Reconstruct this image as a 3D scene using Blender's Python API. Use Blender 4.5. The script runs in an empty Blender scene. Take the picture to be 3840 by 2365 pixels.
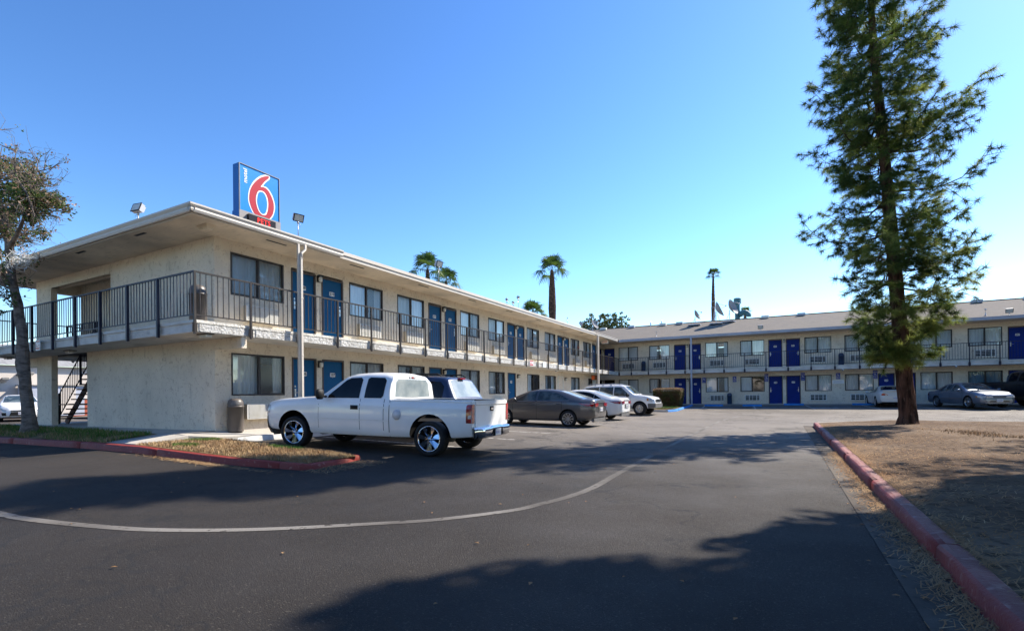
import bpy, bmesh, math, random
from mathutils import Vector, Matrix
from math import sin, cos, pi, radians as R
RND = random.Random(7)
S = bpy.context.scene
COL = S.collection

# ---------------------------------------------------------------- materials
def mat(name, col, rough=.8, spec=.3, metal=0, coat=0, noise=None, bump=None, emit=None, detail=None, rnoise=0):
    """noise=(scale, second colour, amount lo, hi); detail = extra (scale, colour, lo, hi); bump=(scale, strength, dist)"""
    m = bpy.data.materials.new(name); m.use_nodes = True
    n = m.node_tree.nodes; l = m.node_tree.links
    b = n['Principled BSDF']
    b.inputs['Base Color'].default_value = (*col, 1)
    b.inputs['Roughness'].default_value = rough
    b.inputs['Specular IOR Level'].default_value = spec
    b.inputs['Metallic'].default_value = metal
    b.inputs['Coat Weight'].default_value = coat
    b.inputs['Coat Roughness'].default_value = .04
    tc = n.new('ShaderNodeTexCoord')
    src = None
    for k in (noise, detail):
        if not k: continue
        t = n.new('ShaderNodeTexNoise'); l.new(tc.outputs['Object'], t.inputs['Vector'])
        sc = k[0]
        if isinstance(sc, tuple):
            mp = n.new('ShaderNodeMapping'); mp.inputs['Scale'].default_value = sc
            l.new(tc.outputs['Object'], mp.inputs['Vector']); l.new(mp.outputs[0], t.inputs['Vector'])
            t.inputs['Scale'].default_value = 1
        else: t.inputs['Scale'].default_value = sc
        t.inputs['Detail'].default_value = 6
        rp = n.new('ShaderNodeMapRange'); rp.inputs['From Min'].default_value = k[2]; rp.inputs['From Max'].default_value = k[3]
        l.new(t.outputs[0], rp.inputs['Value'])
        mx = n.new('ShaderNodeMix'); mx.data_type = 'RGBA'
        l.new(rp.outputs[0], mx.inputs['Factor'])
        if src: l.new(src, mx.inputs['A'])
        else: mx.inputs['A'].default_value = (*col, 1)
        mx.inputs['B'].default_value = (*k[1], 1)
        src = mx.outputs['Result']
        if rnoise and k is noise:
            rr = n.new('ShaderNodeMapRange'); rr.inputs['To Min'].default_value = rough - rnoise; rr.inputs['To Max'].default_value = rough + rnoise
            l.new(t.outputs[0], rr.inputs['Value']); l.new(rr.outputs[0], b.inputs['Roughness'])
    if src: l.new(src, b.inputs['Base Color'])
    if bump:
        t = n.new('ShaderNodeTexNoise'); l.new(tc.outputs['Object'], t.inputs['Vector'])
        t.inputs['Scale'].default_value = bump[0]; t.inputs['Detail'].default_value = 8; t.inputs['Roughness'].default_value = .65
        bp = n.new('ShaderNodeBump'); bp.inputs['Strength'].default_value = bump[1]; bp.inputs['Distance'].default_value = bump[2]
        l.new(t.outputs[0], bp.inputs['Height']); l.new(bp.outputs[0], b.inputs['Normal'])
    if emit:
        b.inputs['Emission Color'].default_value = (*emit[0], 1); b.inputs['Emission Strength'].default_value = emit[1]
    return m

def glass(name, tint, frac, rough=.015):
    """thin window glass: part mirror, part clear"""
    m = bpy.data.materials.new(name); m.use_nodes = True
    n = m.node_tree.nodes; l = m.node_tree.links; n.clear()
    o = n.new('ShaderNodeOutputMaterial'); mx = n.new('ShaderNodeMixShader')
    g = n.new('ShaderNodeBsdfGlossy'); g.inputs['Roughness'].default_value = rough; g.inputs['Color'].default_value = (.95, .97, 1, 1)
    t = n.new('ShaderNodeBsdfTransparent'); t.inputs['Color'].default_value = (*tint, 1)
    f = n.new('ShaderNodeFresnel'); f.inputs['IOR'].default_value = 1.5
    a = n.new('ShaderNodeMath'); a.operation = 'MULTIPLY_ADD'; a.inputs[1].default_value = 1.0; a.inputs[2].default_value = frac; a.use_clamp = True
    tc = n.new('ShaderNodeTexCoord'); tx = n.new('ShaderNodeTexNoise'); tx.inputs['Scale'].default_value = 1.3
    bp = n.new('ShaderNodeBump'); bp.inputs['Strength'].default_value = .25; bp.inputs['Distance'].default_value = .02
    l.new(tc.outputs['Object'], tx.inputs['Vector']); l.new(tx.outputs[0], bp.inputs['Height']); l.new(bp.outputs[0], g.inputs['Normal'])
    l.new(f.outputs[0], a.inputs[0]); l.new(a.outputs[0], mx.inputs[0]); l.new(t.outputs[0], mx.inputs[1]); l.new(g.outputs[0], mx.inputs[2])
    l.new(mx.outputs[0], o.inputs[0]); return m

M = {}
def stucco(name, c, stain=(.21, .16, .10)):
    m = mat(name, c, .92, .15, noise=(.8, tuple(v * .8 for v in c), .35, .75), detail=((5, 5, 1.6), stain, .60, 1.15), bump=(24, .9, .05))
    # brush-textured coat: second, finer relief with small dirt pockets
    n = m.node_tree.nodes; l = m.node_tree.links; b = n['Principled BSDF']
    tc = n.new('ShaderNodeTexCoord'); v = n.new('ShaderNodeTexNoise'); v.inputs['Scale'].default_value = 7.5; v.inputs['Detail'].default_value = 12
    v.inputs['Roughness'].default_value = .72; v.inputs['Distortion'].default_value = 1.2
    l.new(tc.outputs['Object'], v.inputs['Vector'])
    r = n.new('ShaderNodeMapRange'); r.inputs['From Min'].default_value = .54; r.inputs['From Max'].default_value = .62; l.new(v.outputs[0], r.inputs['Value'])
    mx = n.new('ShaderNodeMix'); mx.data_type = 'RGBA'; mx.blend_type = 'MULTIPLY'
    k = n.new('ShaderNodeMath'); k.operation = 'MULTIPLY'; k.inputs[1].default_value = .42; l.new(r.outputs[0], k.inputs[0])
    l.new(k.outputs[0], mx.inputs['Factor']); old = b.inputs['Base Color'].links[0].from_socket
    l.new(old, mx.inputs['A']); mx.inputs['B'].default_value = (.42, .33, .24, 1); l.new(mx.outputs['Result'], b.inputs['Base Color'])
    return m
M['stucco'] = stucco('stucco', (.87, .765, .61))
M['stucco_far'] = stucco('stucco_far', (.85, .755, .60), (.38, .33, .27))
M['soffit'] = mat('soffit', (.82, .69, .52), .95, .1, noise=((.7, .7, .7), (.42, .36, .28), .4, .8), detail=((3, 22, 3), (.2, .16, .11), .58, 1.0), bump=(30, .9, .04))
M['slab'] = mat('slab', (.72, .69, .62), .9, .2, noise=(2.2, (.46, .43, .38), .45, .85), detail=((2, 2, 14), (.22, .2, .17), .62, .9), bump=(18, 1, .05))
M['trim'] = mat('trim', (.58, .53, .46), .6, .3, noise=(1.5, (.52, .47, .4), .5, .8), detail=((.8, .8, 20), (.3, .24, .18), .64, .9), bump=(20, .3, .02))
M['gutter_far'] = mat('gutter_far', (.42, .45, .52), .5, .4, noise=(1.2, (.32, .34, .4), .5, .8))
M['frame'] = mat('frame', (.035, .03, .028), .5, .4, noise=(4, (.06, .05, .045), .4, .8))
M['doorframe'] = mat('doorframe', (.075, .058, .048), .55, .35, noise=(5, (.12, .095, .08), .5, .8))
M['door'] = mat('door', (.002, .085, .21), .6, .2, noise=(1.3, (.0015, .068, .175), .4, .8), detail=(30, (.02, .11, .26), .6, .8), bump=(40, .25, .01))
M['door_far'] = mat('door_far', (.003, .024, .20), .6, .2, noise=(1.3, (.003, .016, .13), .4, .8), detail=(30, (.015, .035, .24), .6, .8), bump=(40, .25, .01))
M['white'] = mat('white', (.78, .78, .76), .5, .3, noise=(3, (.66, .65, .61), .5, .8))
M['black'] = mat('black', (.012, .012, .012), .6, .3, noise=(9, (.02, .02, .02), .4, .7))
M['rail'] = mat('rail', (.026, .021, .019), .5, .35, noise=(3, (.055, .044, .038), .5, .75), bump=(60, .2, .004))
M['rail_blue'] = mat('rail_blue', (.012, .015, .034), .5, .35, noise=(3, (.02, .023, .045), .4, .75), bump=(60, .2, .004))
M['steel'] = mat('steel', (.5, .5, .5), .3, .5, metal=.9, noise=(6, (.35, .35, .35), .4, .8))
M['chrome'] = mat('chrome', (.72, .72, .74), .08, .5, metal=1, noise=(2, (.55, .55, .58), .4, .7))
M['curtain'] = mat('curtain', (.90, .91, .90), .9, .1, noise=((2, 2, .6), (.70, .73, .74), .4, .7))
M['curtain_blue'] = mat('curtain_blue', (.30, .42, .50), .9, .1, noise=((2, 2, .6), (.22, .34, .44), .4, .7))
M['room'] = mat('room', (.10, .095, .09), .9, .1, noise=(1, (.06, .06, .06), .4, .7))
M['glass'] = glass('glass', (.94, .96, .96), .07)
M['screen'] = glass('screen', (.72, .76, .78), .04, .25)
M['ac'] = mat('ac', (.74, .73, .68), .6, .3, noise=(5, (.6, .58, .5), .5, .8))
M['ac_side'] = mat('ac_side', (.50, .44, .34), .8, .2, noise=(5, (.4, .34, .25), .5, .8))
M['lens'] = mat('lens', (.6, .6, .55), .3, .4, noise=(12, (.45, .45, .4), .4, .8))
M['shingle'] = mat('shingle', (.21, .185, .155), .95, .1, noise=((1.6, 12, 1), (.17, .155, .14), .4, .65), detail=((6, 40, 1), (.30, .27, .23), .56, .75), bump=(35, .8, .03))
M['concrete'] = mat('concrete', (.44, .41, .365), .9, .2, noise=(.9, (.34, .31, .27), .4, .75), detail=(14, (.28, .25, .21), .58, .8), bump=(50, .35, .01))
M['red'] = mat('red', (.24, .028, .020), .6, .35, noise=(1.6, (.17, .03, .026), .4, .7), detail=(13, (.30, .13, .10), .6, .72), bump=(22, .6, .02), rnoise=.12)
M['redtop'] = mat('redtop', (.27, .035, .026), .6, .35, noise=(2.3, (.20, .03, .025), .4, .7), detail=(9, (.34, .12, .09), .64, .78), bump=(22, .6, .02), rnoise=.12)
M['redworn'] = mat('redworn', (.24, .065, .05), .6, .35, noise=(1.7, (.15, .032, .026), .4, .65), detail=(7, (.34, .20, .165), .57, .74), bump=(22, .7, .02), rnoise=.12)
M['whitekerb'] = mat('whitekerb', (.70, .69, .66), .8, .2, noise=(5, (.45, .43, .39), .52, .72), bump=(30, .5, .02))
M['bluepaint'] = mat('bluepaint', (.02, .19, .55), .7, .3, noise=(6, (.05, .28, .6), .5, .75), bump=(30, .4, .02))
M['line'] = mat('line', (.50, .48, .44), .85, .2, noise=(7, (.09, .085, .08), .50, .64), detail=(40, (.1, .095, .09), .56, .66), bump=(120, .6, .01))
M['lane'] = mat('lane', (.21, .195, .175), .85, .2, noise=(.5, (.10, .09, .08), .42, .62), detail=(11, (.05, .044, .038), .60, .66), bump=(90, .8, .015))
M['dirt'] = mat('dirt', (.185, .132, .09), .95, .1, noise=(.55, (.125, .082, .052), .4, .6), detail=(9, (.07, .043, .027), .52, .68), bump=(16, .9, .06))
M['litter'] = mat('litter', (.26, .14, .065), .9, .1, noise=(1.4, (.36, .23, .12), .4, .7))
M['grass_dry'] = mat('grass_dry', (.44, .31, .17), .9, .1, noise=(2.6, (.28, .17, .09), .4, .65))
M['grass_green'] = mat('grass_green', (.07, .15, .022), .7, .2, noise=(2, (.13, .20, .04), .45, .7))
M['soil_lawn'] = mat('soil_lawn', (.24, .16, .09), .95, .1, noise=(1.4, (.10, .09, .035), .42, .6), detail=(18, (.36, .26, .15), .52, .75), bump=(30, 1, .05))
M['can'] = mat('can', (.10, .088, .08), .4, .4, noise=(3, (.15, .125, .11), .4, .8))
M['can_blue'] = mat('can_blue', (.02, .045, .10), .45, .4, noise=(3, (.03, .06, .12), .4, .8))
M['sign_blue'] = mat('sign_blue', (.0, .235, .64), .35, .4, noise=(.8, (.0, .21, .59), .4, .8))
M['sign_side'] = mat('sign_side', (.0, .11, .40), .45, .4, noise=(1.4, (.0, .10, .35), .4, .8))
M['sign_red'] = mat('sign_red', (.46, .018, .03), .35, .4, noise=(.8, (.42, .015, .025), .4, .8))
M['sign_white'] = mat('sign_white', (.85, .86, .86), .4, .4, noise=(.8, (.78, .8, .8), .4, .8))
M['sign_grey'] = mat('sign_grey', (.33, .31, .30), .6, .3, noise=(3, (.26, .24, .23), .4, .8))
M['led'] = mat('led', (.5, .01, .01), .5, .3, emit=((1, .01, .005), .38))
M['panel'] = mat('panel', (.012, .01, .01), .3, .4, noise=(30, (.02, .012, .012), .4, .7))
M['adablue'] = mat('adablue', (.01, .03, .32), .45, .4, noise=(2, (.01, .035, .27), .4, .8))
M['bark'] = mat('bark', (.13, .066, .043), .95, .1, noise=((7, 7, 1.4), (.035, .019, .013), .44, .6), detail=((22, 22, 5), (.23, .14, .10), .58, .8), bump=(26, 1, .05))
M['twig'] = mat('twig', (.075, .052, .036), .9, .1, noise=(6, (.04, .028, .02), .4, .7))
M['greybark'] = mat('greybark', (.25, .205, .17), .9, .1, noise=((5, 5, 12), (.11, .09, .075), .4, .65), detail=(20, (.24, .21, .18), .58, .8), bump=(24, 1, .04))
M['palmbark'] = mat('palmbark', (.15, .095, .065), .95, .1, noise=((3, 3, 12), (.05, .032, .024), .42, .6), bump=(18, 1, .08))
def leafmat(name, c, c2, trans=.35, sc=1.1):
    m = mat(name, c, .55, .3, noise=(sc, c2, .4, .62))
    n = m.node_tree.nodes; l = m.node_tree.links; b = n['Principled BSDF']
    t = n.new('ShaderNodeBsdfTranslucent'); src = b.inputs['Base Color'].links[0].from_socket; l.new(src, t.inputs['Color'])
    mx = n.new('ShaderNodeMixShader'); mx.inputs[0].default_value = trans
    l.new(b.outputs[0], mx.inputs[1]); l.new(t.outputs[0], mx.inputs[2]); l.new(mx.outputs[0], n['Material Output'].inputs[0]); return m
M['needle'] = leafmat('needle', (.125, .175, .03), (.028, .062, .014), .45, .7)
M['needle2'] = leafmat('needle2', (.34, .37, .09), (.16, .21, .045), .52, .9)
M['leaf'] = leafmat('leaf', (.10, .145, .035), (.045, .08, .025), .35)
M['leaf_brown'] = leafmat('leaf_brown', (.36, .24, .16), (.22, .13, .085), .3)
M['palm'] = leafmat('palm', (.085, .14, .022), (.035, .075, .02), .4)
M['bush'] = leafmat('bush', (.10, .12, .03), (.045, .07, .02), .35)
M['hedge'] = leafmat('hedge', (.10, .12, .03), (.15, .085, .035), .35, 2.5)
M['tire'] = mat('tire', (.016, .016, .017), .75, .25, noise=(12, (.028, .027, .026), .4, .7), bump=(60, .3, .004))
M['liner'] = mat('liner', (.008, .008, .008), .9, .1, noise=(5, (.014, .013, .012), .4, .7))
M['tint'] = mat('tint', (.004, .005, .006), .03, .28, noise=(2, (.01, .011, .013), .4, .7))
M['carglass'] = mat('carglass', (.03, .045, .05), .03, .5, noise=(3.2, (.10, .13, .13), .45, .62))
M['lightglass'] = mat('lightglass', (.22, .27, .29), .04, .9, noise=(2.2, (.36, .4, .4), .42, .62))
M['redlens'] = mat('redlens', (.42, .012, .014), .1, .6, coat=.6, noise=(14, (.16, .004, .006), .4, .65))
M['clearlens'] = mat('clearlens', (.55, .55, .53), .12, .6, coat=.6, noise=(16, (.3, .3, .3), .4, .7))
M['amber'] = mat('amber', (.55, .22, .03), .15, .6, noise=(16, (.4, .15, .02), .4, .7))
M['plate'] = mat('plate', (.66, .66, .66), .4, .4, noise=(9, (.55, .56, .58), .4, .7))
M['greytrim'] = mat('greytrim', (.16, .155, .15), .55, .3, noise=(5, (.12, .115, .11), .4, .7))
def paint(name, c, metal=0, rough=.32, dirt=.12):
    d = tuple(v * (1 - dirt) for v in c)
    return mat(name, c, rough, .5, metal=metal, coat=.7, noise=(1.1, d, .4, .75), rnoise=.05)
M['p_white'] = paint('p_white', (.82, .82, .80), dirt=.14)
M['p_white2'] = paint('p_white2', (.76, .76, .75))
M['p_grey'] = paint('p_grey', (.125, .12, .118), .6)
M['p_blue'] = paint('p_blue', (.012, .022, .06), .3)
M['p_slate'] = paint('p_slate', (.17, .20, .25), .5)
M['p_cream'] = paint('p_cream', (.62, .61, .57))
M['p_black'] = paint('p_black', (.008, .009, .012), .1)
M['p_silver'] = paint('p_silver', (.5, .51, .52), .6)
M['p_navy'] = paint('p_navy', (.01, .02, .08), .3)
M['teal'] = mat('teal', (.055, .16, .19), .5, .4, noise=(3, (.04, .12, .145), .4, .8))
M['dish'] = mat('dish', (.24, .25, .27), .6, .3, noise=(5, (.3, .31, .33), .4, .8))
M['beige'] = mat('beige', (.62, .56, .50), .9, .1, noise=(.4, (.54, .48, .42), .4, .7))
M['corr'] = mat('corr', (.30, .29, .27), .6, .3, noise=((1, 8, 1), (.2, .19, .18), .4, .7))
M['brick'] = mat('brick', (.34, .09, .055), .8, .2, noise=(4, (.26, .07, .045), .4, .7))
M['orange'] = mat('orange', (.60, .12, .03), .6, .3, noise=(4, (.5, .09, .02), .4, .7))
M['wood'] = mat('wood', (.13, .055, .03), .8, .2, noise=((2, 2, 8), (.06, .03, .02), .4, .7))

def asphalt():
    m = mat('asphalt', (.04, .036, .034), .82, .35, bump=(95, .9, .02))
    n = m.node_tree.nodes; l = m.node_tree.links; b = n['Principled BSDF']
    tc = n.new('ShaderNodeTexCoord'); P = tc.outputs['Object']
    def noise(sc, det=5, dist=0, rough=.6):
        t = n.new('ShaderNodeTexNoise'); t.inputs['Scale'].default_value = sc; t.inputs['Detail'].default_value = det; t.inputs['Distortion'].default_value = dist
        t.inputs['Roughness'].default_value = rough; l.new(P, t.inputs['Vector']); return t.outputs[0]
    def rng(s, a, b_, c=0, d=1):
        r = n.new('ShaderNodeMapRange'); r.inputs['From Min'].default_value = a; r.inputs['From Max'].default_value = b_; r.inputs['To Min'].default_value = c; r.inputs['To Max'].default_value = d
        l.new(s, r.inputs['Value']); return r.outputs[0]
    def mix(f, a, bcol, mode='MIX'):
        x = n.new('ShaderNodeMix'); x.data_type = 'RGBA'; x.blend_type = mode
        l.new(f, x.inputs['Factor'])
        l.new(a, x.inputs['A']) if not isinstance(a, tuple) else setattr(x.inputs['A'], 'default_value', (*a, 1))
        x.inputs['B'].default_value = (*bcol, 1); return x.outputs['Result']
    # vignette painted into the colour: dark near the drive, paler deeper in the lot
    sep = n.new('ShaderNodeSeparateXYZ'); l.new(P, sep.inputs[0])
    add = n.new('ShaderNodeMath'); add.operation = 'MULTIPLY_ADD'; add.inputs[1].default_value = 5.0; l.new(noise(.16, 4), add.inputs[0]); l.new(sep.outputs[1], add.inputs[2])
    old = rng(add.outputs[0], 1.5, 11)  # mask of the painted vignette; its pale end is raised for bounce light
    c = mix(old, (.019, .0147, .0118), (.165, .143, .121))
    beh = n.new('ShaderNodeMapRange'); beh.inputs['From Min'].default_value = -10; beh.inputs['From Max'].default_value = -13; l.new(sep.outputs[1], beh.inputs['Value']); c = mix(beh.outputs[0], c, (.24, .21, .18))  # paler unseen ground behind the camera, added to bounce fill onto the walls
    c = mix(rng(noise(.35), .45, .75, 0, .4), c, (.05, .042, .036))
    c = mix(rng(noise(1.7, 6), .55, .8, 0, .45), c, (.016, .014, .013))
    c = mix(rng(noise(.55, 3, .8), .60, .70, 0, .55), c, (.012, .0105, .010))
    c = mix(rng(noise(.12, 2, .5), .52, .66, 0, .5), c, (.040, .032, .026))
    c = mix(rng(noise(70, 3), .60, .67, 0, .7), c, (.105, .09, .073))
    c = mix(rng(noise(45, 3), .60, .68, 0, .7), c, (.015, .014, .014))
    v = n.new('ShaderNodeTexVoronoi'); v.feature = 'DISTANCE_TO_EDGE'; v.inputs['Scale'].default_value = .28
    mp = n.new('ShaderNodeMix'); mp.data_type = 'VECTOR'; mp.inputs['Factor'].default_value = .12
    nn = n.new('ShaderNodeTexNoise'); nn.inputs['Scale'].default_value = 1.3; nn.inputs['Detail'].default_value = 8; l.new(P, nn.inputs['Vector'])
    sc = n.new('ShaderNodeVectorMath'); sc.operation = 'SCALE'; sc.inputs['Scale'].default_value = 2.2; l.new(nn.outputs['Color'], sc.inputs[0])
    ad = n.new('ShaderNodeVectorMath'); l.new(P, ad.inputs[0]); l.new(sc.outputs[0], ad.inputs[1]); l.new(ad.outputs[0], v.inputs['Vector'])
    crack = rng(v.outputs['Distance'], .0, .011, 1, 0)
    cm = n.new('ShaderNodeMath'); cm.operation = 'MULTIPLY'; l.new(crack, cm.inputs[0]); l.new(rng(noise(.25, 3), .44, .5), cm.inputs[1])
    c = mix(cm.outputs[0], c, (.012, .011, .011))
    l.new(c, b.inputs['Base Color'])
    l.new(rng(noise(.9, 4), .3, .7, .72, .9), b.inputs['Roughness'])
    return m
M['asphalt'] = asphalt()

# ---------------------------------------------------------------- mesh helpers
class MB:
    def __init__(s): s.v = []; s.f = []; s.m = []; s.sm = []
    def add(s, vs, fs, mi=0, smooth=False):
        o = len(s.v); s.v += [tuple(p) for p in vs]
        for f in fs: s.f.append([i + o for i in f]); s.m.append(mi); s.sm.append(smooth)
        return s
    def box(s, x0, y0, z0, x1, y1, z1, mi=0):
        if x0 > x1: x0, x1 = x1, x0
        if y0 > y1: y0, y1 = y1, y0
        if z0 > z1: z0, z1 = z1, z0
        return s.add([(x0, y0, z0), (x1, y0, z0), (x1, y1, z0), (x0, y1, z0), (x0, y0, z1), (x1, y0, z1), (x1, y1, z1), (x0, y1, z1)],
                     [(0, 3, 2, 1), (4, 5, 6, 7), (0, 1, 5, 4), (1, 2, 6, 5), (2, 3, 7, 6), (3, 0, 4, 7)], mi)
    def obox(s, c, ax, ay, az, mi=0):
        c = Vector(c); ax = Vector(ax); ay = Vector(ay); az = Vector(az)
        P = [c + ax * i + ay * j + az * k for k in (-1, 1) for j in (-1, 1) for i in (-1, 1)]
        return s.add(P, [(0, 2, 3, 1), (4, 5, 7, 6), (0, 1, 5, 4), (1, 3, 7, 5), (3, 2, 6, 7), (2, 0, 4, 6)], mi)
    def tube(s, pts, r, n=6, mi=0, smooth=True, cap=True):
        pts = [Vector(p) for p in pts]
        if not isinstance(r, (list, tuple)): r = [r] * len(pts)
        rings = []; up = Vector((0, 0, 1))
        d0 = (pts[1] - pts[0]).normalized()
        a = d0.orthogonal().normalized() if abs(d0.z) > .9 else d0.cross(up).normalized()
        vs = []
        for i, p in enumerate(pts):
            d = (pts[min(i + 1, len(pts) - 1)] - pts[max(i - 1, 0)]).normalized()
            a = (a - d * a.dot(d)).normalized(); b = d.cross(a)
            for k in range(n):
                t = 2 * pi * k / n; vs.append(p + (a * cos(t) + b * sin(t)) * r[i])
        fs = []
        for i in range(len(pts) - 1):
            for k in range(n):
                fs.append((i * n + k, i * n + (k + 1) % n, (i + 1) * n + (k + 1) % n, (i + 1) * n + k))
        if cap: fs.append(tuple(range(n))[::-1]); fs.append(tuple((len(pts) - 1) * n + k for k in range(n)))
        return s.add(vs, fs, mi, smooth)
    def lathe(s, prof, c=(0, 0, 0), ax='z', n=20, mi=0, smooth=True):
        vs = []
        for (r, h) in prof:
            for k in range(n):
                t = 2 * pi * k / n; a, b = r * cos(t), r * sin(t)
                p = (a, b, h) if ax == 'z' else ((a, h, b) if ax == 'y' else (h, a, b))
                vs.append((p[0] + c[0], p[1] + c[1], p[2] + c[2]))
        fs = [(i * n + k, i * n + (k + 1) % n, (i + 1) * n + (k + 1) % n, (i + 1) * n + k) for i in range(len(prof) - 1) for k in range(n)]
        return s.add(vs, fs, mi, smooth)
    def grid(s, rows, mi=0, smooth=True, flip=False):
        nc = len(rows[0]); vs = [p for r in rows for p in r]
        fs = []
        for i in range(len(rows) - 1):
            for j in range(nc - 1):
                q = (i * nc + j, i * nc + j + 1, (i + 1) * nc + j + 1, (i + 1) * nc + j)
                fs.append(q[::-1] if flip else q)
        return s.add(vs, fs, mi, smooth)
    def poly(s, pts, mi=0): return s.add(pts, [tuple(range(len(pts)))], mi)
    def mesh(s, name, mats):
        me = bpy.data.meshes.new(name); me.from_pydata(s.v, [], s.f)
        for m in mats: me.materials.append(M[m] if isinstance(m, str) else m)
        me.polygons.foreach_set('material_index', s.m); me.polygons.foreach_set('use_smooth', s.sm); me.update(); return me
    def build(s, name, mats, parent=None, loc=None, rz=0, **tags):
        if not isinstance(mats, (list, tuple)): mats = [mats]
        o = bpy.data.objects.new(name, s.mesh(name, mats)); COL.objects.link(o)
        if parent: o.parent = parent
        if loc: o.location = loc
        if rz: o.rotation_euler.z = rz
        tag(o, **tags); return o
def tag(o, label=None, cat=None, group=None, kind=None):
    if label: o['label'] = label
    if cat: o['category'] = cat
    if group: o['group'] = group
    if kind: o['kind'] = kind
    return o
def empty(name, loc, label, cat, group=None, rz=0):
    o = bpy.data.objects.new(name, None); COL.objects.link(o); o.location = loc; o.rotation_euler.z = rz; o.empty_display_size = .2
    return tag(o, label, cat, group)
def inst(o, name=None, parent=None, loc=(0, 0, 0), rz=0, label=None, cat=None, group=None):
    c = o.copy(); COL.objects.link(c)
    if name: c.name = name
    c.parent = parent; c.location = loc; c.rotation_euler.z = rz
    for k, v in (('label', label), ('category', cat), ('group', group)):
        if v: c[k] = v
    for ch in o.children:
        d = ch.copy(); COL.objects.link(d); d.parent = c
        for g in ch.children:
            e = g.copy(); COL.objects.link(e); e.parent = d
    return c
def text_mb(mb, txt, size, xf, mi=0, bold=0):
    """xf maps flat text coordinates (x, y) to a 3D point"""
    cu = bpy.data.curves.new('txt', 'FONT'); cu.body = txt; cu.size = size; cu.align_x = 'CENTER'; cu.align_y = 'CENTER'; cu.resolution_u = 2; cu.offset = bold
    o = bpy.data.objects.new('txt', cu); COL.objects.link(o)
    dg = bpy.context.evaluated_depsgraph_get(); me = bpy.data.meshes.new_from_object(o.evaluated_get(dg))
    mb.add([xf(v.co.x, v.co.y) for v in me.vertices], [tuple(p.vertices) for p in me.polygons], mi)
    bpy.data.objects.remove(o); bpy.data.meshes.remove(me); bpy.data.curves.remove(cu)
def interp(t, x):
    if x <= t[0][0]: return t[0][1]
    for (a, b), (c, d) in zip(t, t[1:]):
        if x <= c: return b + (d - b) * (x - a) / (c - a) if c > a else d
    return t[-1][1]

# ---------------------------------------------------------------- ground
def gz(x, y):
    g = -.30 if x < 1.2 else (-.45 if x > 7.5 else -.30 - .15 * (x - 1.2) / 6.3)
    if y > 20:
        t = min(1, (y - 20) / 14); g = g * (1 - t) - .05 * t
    return g
def axis(lo, hi, marks, st):
    out = {lo, hi, *marks}; v = lo
    while v < hi: out.add(round(v, 3)); v += st
    return [-900, -300, -120] + sorted(out) + [120, 300, 900]
xs = axis(-40, 50, (1.2, 7.5), 2.5); ys = axis(-40, 50, (20, 34), 2.5)
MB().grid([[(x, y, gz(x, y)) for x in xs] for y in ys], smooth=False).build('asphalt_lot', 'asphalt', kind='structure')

def strip(mb, pts, w, dz=.004, mi=0, seg=.5):
    """ribbon painted on the ground along a polyline"""
    P = []
    for a, b in zip(pts, pts[1:]):
        n = max(1, int(math.dist(a, b) / seg))
        P += [(a[0] + (b[0] - a[0]) * i / n, a[1] + (b[1] - a[1]) * i / n) for i in range(n)]
    P.append(pts[-1]); rows = []
    for i, p in enumerate(P):
        q0 = P[max(0, i - 1)]; q1 = P[min(len(P) - 1, i + 1)]; dx, dy = q1[0] - q0[0], q1[1] - q0[1]; L = math.hypot(dx, dy) or 1
        nx, ny = -dy / L * w / 2, dx / L * w / 2
        a = (p[0] + nx, p[1] + ny); b = (p[0] - nx, p[1] - ny)
        rows.append([(*b, gz(*b) + dz), (*a, gz(*a) + dz)])
    mb.grid(rows, mi, False)
def catmull(P, n=6):
    out = []
    for i in range(len(P) - 1):
        p0 = P[max(0, i - 1)]; p1 = P[i]; p2 = P[i + 1]; p3 = P[min(len(P) - 1, i + 2)]
        for k in range(n):
            t = k / n
            out.append(tuple(.5 * (2 * b + (c - a) * t + (2 * a - 5 * b + 4 * c - d) * t * t + (3 * b - a - 3 * c + d) * t ** 3) for a, b, c, d in zip(p0, p1, p2, p3)))
    return out + [tuple(P[-1])]
mb = MB()
strip(mb, catmull([(4.0, -5.85), (5.59, -5.79), (6.34, -5.69), (7.29, -5.44), (8.03, -5.16), (8.74, -4.76), (9.53, -4.15), (10.01, -3.73), (10.51, -3.03), (10.66, -2.59), (10.80, -2.05), (10.87, -1.32), (10.83, -.1), (10.79, 1.72), (10.74, 4.8), (10.70, 9.3), (10.69, 17.6), (11.2, 21.5), (12.6, 24.5)]), .12)
mb.build('lane_line', 'lane', kind='structure')
mb = MB()
for y in (2.3, 4.7, 7.2, 9.8, 12.7, 15.1, 17.6, 20.0, 22.4): strip(mb, [(1.4, y), (6.45, y)], .1)
strip(mb, [(1.2, -.45), (4.0, -.62)], .1)
for x in (8.0, 11.3, 14.6, 17.9, 20.6, 23.6, 26.4): strip(mb, [(x, 33.0), (x + .35, 28.2)], .1)
mb.build('parking_lines', 'line', kind='structure')
mb = MB()
for x0, x1, y in ((7.1, 8.6, 28.9), (11.4, 12.8, 29.7), (14.8, 16.3, 29.6)):
    strip(mb, [(x0, y), (x1, y)], .55)
for x in (9.0, 12.6, 16.2):
    for k in range(4): strip(mb, [(x - .1, 31.9 - k * .8), (x + .9, 32.5 - k * .8)], .1)
mb.build('faded_bay_paint', mat('faded', (.30, .36, .42), .85, .2, noise=(5, (.15, .15, .15), .45, .6)), kind='structure')

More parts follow.
